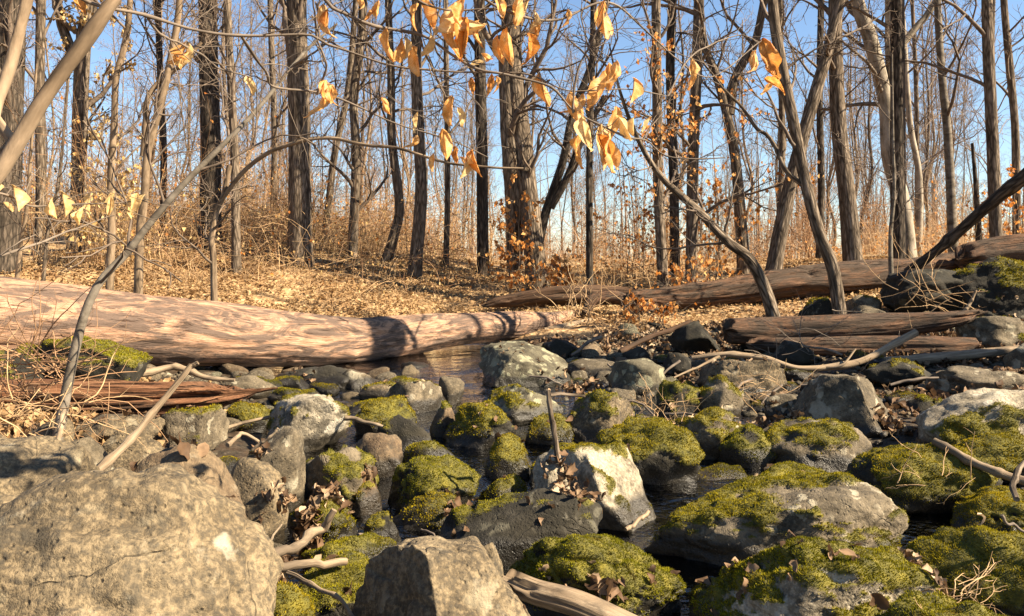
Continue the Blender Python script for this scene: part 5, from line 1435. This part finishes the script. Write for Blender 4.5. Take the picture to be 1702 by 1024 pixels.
def hero_leaf_mat(name, c0, c1, c2, edge):
    m, nt, out = new_mat(name); g = NT(nt)
    u = g.attr('u'); v = g.attr('v')
    nz = g.noise(g.rand_offset(g.coord((1, 1, 1))), 5.0, 5, 0.65)
    nf = g.noise(g.rand_offset(g.coord((1, 1, 1))), 30.0, 3, 0.6)
    c = g.ramp(nz, [(0.3, c0), (0.5, c1), (0.72, c2)])
    ph = g.math('SINE', g.math('MULTIPLY', g.math('SUBTRACT', g.math('MULTIPLY', v, 15.0), g.math('MULTIPLY', u, 3.2)), 6.2832))
    vein = g.val(ph, 0.80, 1.0, 0.0, 0.55)
    mid = g.val(u, 0.10, 0.03, 0.0, 0.8)
    c = g.mix(g.math('MAXIMUM', vein, mid), c, edge)
    c = g.mix(g.val(g.math('ADD', u, g.math('MULTIPLY', nz, 0.9)), 1.35, 1.6, 0.0, 0.75), c, (0.20, 0.075, 0.02))
    c = g.mix(g.val(nf, 0.62, 0.75, 0.0, 0.5), c, (0.26, 0.10, 0.03))
    b = g.n('ShaderNodeBsdfPrincipled'); g.s(b, 'Base Color', c); g.s(b, 'Roughness', 0.55); g.s(b, 'Specular IOR Level', 0.3)
    t = g.n('ShaderNodeBsdfTranslucent'); g.s(t, 'Color', c)
    mx = g.n('ShaderNodeMixShader'); mx.inputs[0].default_value = 0.55
    nt.links.new(b.outputs[0], mx.inputs[1]); nt.links.new(t.outputs[0], mx.inputs[2])
    nt.links.new(mx.outputs[0], out.inputs['Surface'])
    return m
M['leaf_a'] = hero_leaf_mat('beech_leaf_orange', (0.58, 0.24, 0.05), (0.78, 0.44, 0.14), (0.90, 0.68, 0.38), (0.50, 0.22, 0.05))
M['leaf_b'] = hero_leaf_mat('beech_leaf_rust', (0.38, 0.13, 0.025), (0.58, 0.25, 0.055), (0.74, 0.44, 0.16), (0.42, 0.17, 0.04))
M['leaf_c'] = hero_leaf_mat('beech_leaf_pale', (0.60, 0.38, 0.14), (0.75, 0.54, 0.25), (0.85, 0.70, 0.42), (0.62, 0.42, 0.17))
LEAF = []
for i in range(16):
    me = beech_leaf_mesh(600 + i); me.materials.append(M['leaf_' + 'aacaabacabccccac'[i]]); LEAF.append(me)

beech = empty('beech_tree', (-2.35, 1.3, float(terr(np.array(-2.35), np.array(1.3)))))
bz = beech.location.z
mb = MB()
trunk_tube(mb, np.array([(-2.35, 1.3, bz - 0.1), (-2.32, 1.3, bz + 0.9), (-2.38, 1.32, bz + 2.2), (-2.5, 1.3, bz + 4.5)]), 0.05, 0.02, 40, 12, 0.3, 3)
build('trunk', mb, M['bark_smooth'], beech)
def limb(name, pts, r0, r1, mat='bark_tan', n=50, k=10, wob=0.006, seed=1, rough=0.05, rad=None):
    mb = MB(); add_tube(mb, pts, rad if rad is not None else r0, r1, n, k, wob, seed, True, rough, 9)
    return build(name, mb, M[mat], beech)
limb('limb', [(-2.33, 1.3, bz + 0.75), W(-260, 430, 1.33), W(-60, 340, 1.36), W(0, 286, 1.38), W(40, 232, 1.39), W(85, 165, 1.40), W(120, 120, 1.41), W(170, 60, 1.42), W(212, 0, 1.43), W(290, -110, 1.5), W(420, -260, 1.7), W(700, -400, 1.95)], 0.021, 0.008, rad=[0.021, 0.019, 0.0155, 0.013, 0.0105, 0.009, 0.007], seed=2, k=12, n=70, rough=0.10, wob=0.012)
limb('limb', [(-2.34, 1.3, bz + 1.35), W(-120, 260, 1.38), W(-20, 180, 1.42), W(8, 120, 1.44), W(26, 60, 1.45), W(42, 0, 1.46), W(70, -110, 1.5)], 0.018, 0.008, seed=3, rough=0.08)
TW = {
 'a': ([(60, -60, 1.6), (147, 2, 1.65), (244, 23, 1.75), (330, 48, 1.85), (406, 58, 1.9), (508, 58, 1.95), (542, 77, 1.97), (629, 109, 2.0), (705, 119, 2.0), (806, 122, 2.0), (877, 125, 2.0), (935, 150, 2.0), (977, 152, 2.0), (1045, 149, 2.05), (1110, 160, 2.1)], 6.5, 2.2),
 'b': ([(470, -120, 1.75), (537, 0, 1.8), (568, 23, 1.82), (613, 43, 1.85), (654, 53, 1.9), (705, 66, 1.9), (756, 102, 1.9), (791, 122, 1.9), (837, 130, 1.9), (908, 147, 1.92), (952, 188, 1.95), (1002, 213, 1.95), (1038, 231, 1.95), (1073, 236, 2.0), (1104, 259, 2.0), (1155, 264, 2.0), (1205, 262, 2.0)], 6.5, 2.2),
 'c': ([(400, 58, 1.9), (440, 120, 2.1), (456, 147, 2.2), (527, 157, 2.3), (603, 183, 2.35), (680, 208, 2.4), (756, 234, 2.4), (812, 262, 2.4)], 5.5, 2),
 'd': ([(740, -130, 1.8), (790, -20, 1.85), (860, 22, 1.9), (930, 30, 1.95), (1000, 5, 2.0), (1060, 40, 2.1), (1120, 95, 2.2), (1180, 130, 2.3), (1262, 70, 2.4)], 5, 2),
 'e': ([(640, -160, 1.75), (668, -40, 1.8), (700, 8, 1.85), (760, 22, 1.9), (830, 12, 1.9), (900, -6, 1.9), (975, -30, 1.9)], 5, 2),
 'f': ([(-60, 300, 1.5), (-10, 322, 1.6), (51, 338, 1.7), (102, 341, 1.75), (178, 339, 1.8), (248, 331, 1.85)], 5, 2),
 'g': ([(-60, 440, 2.4), (0, 424, 2.5), (70, 405, 2.6), (120, 382, 2.7), (185, 358, 2.8)], 6, 2),
 'h': ([(240, 22, 1.75), (268, 55, 1.8), (300, 72, 1.85), (345, 100, 1.9), (420, 130, 2.0)], 4.5, 2),
 'i': ([(700, 66, 1.9), (720, 130, 2.0), (742, 170, 2.05), (700, 200, 2.1)], 3.5, 1.6),
 'j': ([(952, 188, 1.95), (960, 120, 1.95), (990, 60, 1.95), (1010, 10, 1.95), (1015, -60, 1.95)], 4, 2),
 'k': ([(527, 157, 2.3), (540, 110, 2.25), (528, 60, 2.2), (520, 5, 2.1), (505, -60, 2.0)], 4, 2),
 'l': ([(1110, 160, 2.1), (1150, 95, 2.2), (1230, 60, 2.4), (1290, 90, 2.5)], 3, 1.6),
}
curves = []
twr = np.random.default_rng(15)
for key, (pp, w0, w1) in TW.items():
    pts = np.array([W(*p) for p in pp]); d = pp[0][2]
    mb = MB()
    add_tube(mb, pts, w0 / 2 * d / F, w1 / 2 * d / F, 70, 7, 0.012, ord(key), True, 0.12, 11)
    Pc = catmull(pts, 60); Rc = np.linspace(w0, w1, 60) / 2 * d / F
    kp, kr = grow(Pc[None], Rc[None], 9, 0.22, 0.7, twr, 7, -0.02, 0.15, 1.0, 0.22, 0.6, 0.5, 0.0011)
    add_tubes(mb, kp, kr, 4)
    k2, q2 = grow(kp, kr, 2, -0.5, 0.7, twr, 5, 0, 0.3, 1.0, 0.25, 0.7, 0.5, 0.0009)
    add_tubes(mb, k2, q2, 3)
    curves.append(Pc)
    TW[key] = mb
ALLC = np.concatenate(curves)
OWN = np.concatenate([[k] * 60 for k in TW])
apx = CX + ALLC[:, 0] / ALLC[:, 1] * F; apy = HY + (H - ALLC[:, 2]) / ALLC[:, 1] * F
LV = [(533, 38, 62, 5), (636, 74, 56, 10), (702, 24, 64, -6), (660, 95, 62, 14), (674, 82, 40, 4), (717, 80, 44, -4), (748, 58, 115, 12), (757, 30, 70, 20), (776, 66, 75, -4), (793, 58, 50, 6), (816, 102, 40, -48), (813, 10, 44, 28),
      (846, 78, 66, -6), (874, 82, 56, 8), (855, 20, 64, 16), (888, 14, 60, -14), (893, 48, 34, -6), (943, 33, 36, 2), (901, 150, 58, -8), (955, 182, 62, -14), (960, 232, 78, 10), (968, 250, 60, -8), (781, 147, 36, 6), (814, 142, 40, 10), (746, 184, 52, 8),
      (695, 206, 40, -8), (703, 240, 36, -30), (742, 246, 66, -12), (750, 262, 40, 20), (778, 274, 54, 16), (722, 270, 32, 0), (639, 182, 44, -18), (530, 152, 46, 34), (544, 176, 84, -4), (556, 160, 40, -12), (409, 145, 38, 12),
      (996, 38, 78, 12), (1020, 128, 56, 12), (1026, 160, 84, -14), (1034, 205, 60, -20), (1002, 248, 84, -4), (1010, 252, 70, 6), (1040, 215, 46, -30), (1078, 211, 34, 4), (1152, 127, 62, -4), (1258, 100, 76, 14), (1268, 122, 40, 20), (1279, 134, 52, 30),
      (296, 94, 56, 30), (309, 94, 50, 10), (302, 100, 44, 44), (12, 325, 40, -20), (34, 330, 52, -28), (14, 346, 26, -40), (90, 347, 36, -16), (107, 340, 46, -10), (137, 361, 36, 6), (155, 342, 42, -14), (184, 345, 38, 0), (203, 329, 30, -50), (218, 346, 36, 10), (236, 340, 42, -22), (247, 336, 30, -30), (118, 8, 40, 20), (600, 8, 40, -10), (640, 18, 40, -30)]
for i, (px, py, ln, tilt) in enumerate(list(LV)):
    if ln > 38 and px > 260 and twr.uniform() < 0.6:
        LV.append((px + twr.normal(0, 13), py + twr.normal(4, 9), ln * twr.uniform(0.6, 0.95), tilt + twr.normal(0, 22)))
leafs = []
for i, (px, py, ln, tilt) in enumerate(LV):
    tx = px + math.sin(math.radians(tilt)) * ln / 2; ty = py - math.cos(math.radians(tilt)) * ln / 2
    dist = np.hypot(apx - tx, (apy - ty) * np.where(apy > ty, 1.6, 1.0))
    j = int(np.argmin(dist))
    d = ALLC[j, 1] + twr.normal(0, 0.02)
    top = W(tx, ty, d)
    # petiole / spur twig that carries the leaf
    mid = (ALLC[j] + top) / 2 + np.array([0, 0, -0.004])
    mbk = TW[OWN[j]]
    add_tube(mbk, [ALLC[j], mid, top], 0.0013, 0.0008, 7, 5, 0, i, False)
    leafs.append((top, ln * d / F, tilt, i, px, OWN[j]))
TWO = {key: build('twig', mbk, M['twig_grey'], beech) for key, mbk in TW.items()}
for top, L, tilt, i, px, own in leafs:
    pale = px < 260 and 51 <= i < 63
    me = LEAF[int(twr.integers(10, 14))] if pale else LEAF[int(twr.choice([0, 1, 2, 3, 4, 5, 6, 7, 8, 9, 14, 15]))]
    o = link('leaf', me, None, TWO[own], np.array(top) - np.array(beech.location))
    s = L * twr.uniform(1.0, 1.12)
    o.scale = (s * twr.uniform(0.8, 1.05), s, s)
    o.rotation_euler = (float(twr.normal(0, 0.18)), math.radians(tilt), float(twr.uniform(-0.9, 0.9)) + (math.pi if twr.uniform() < 0.4 else 0))
tag(beech, 'young beech reaching over the view with dead orange leaves hanging from its twigs', 'tree')
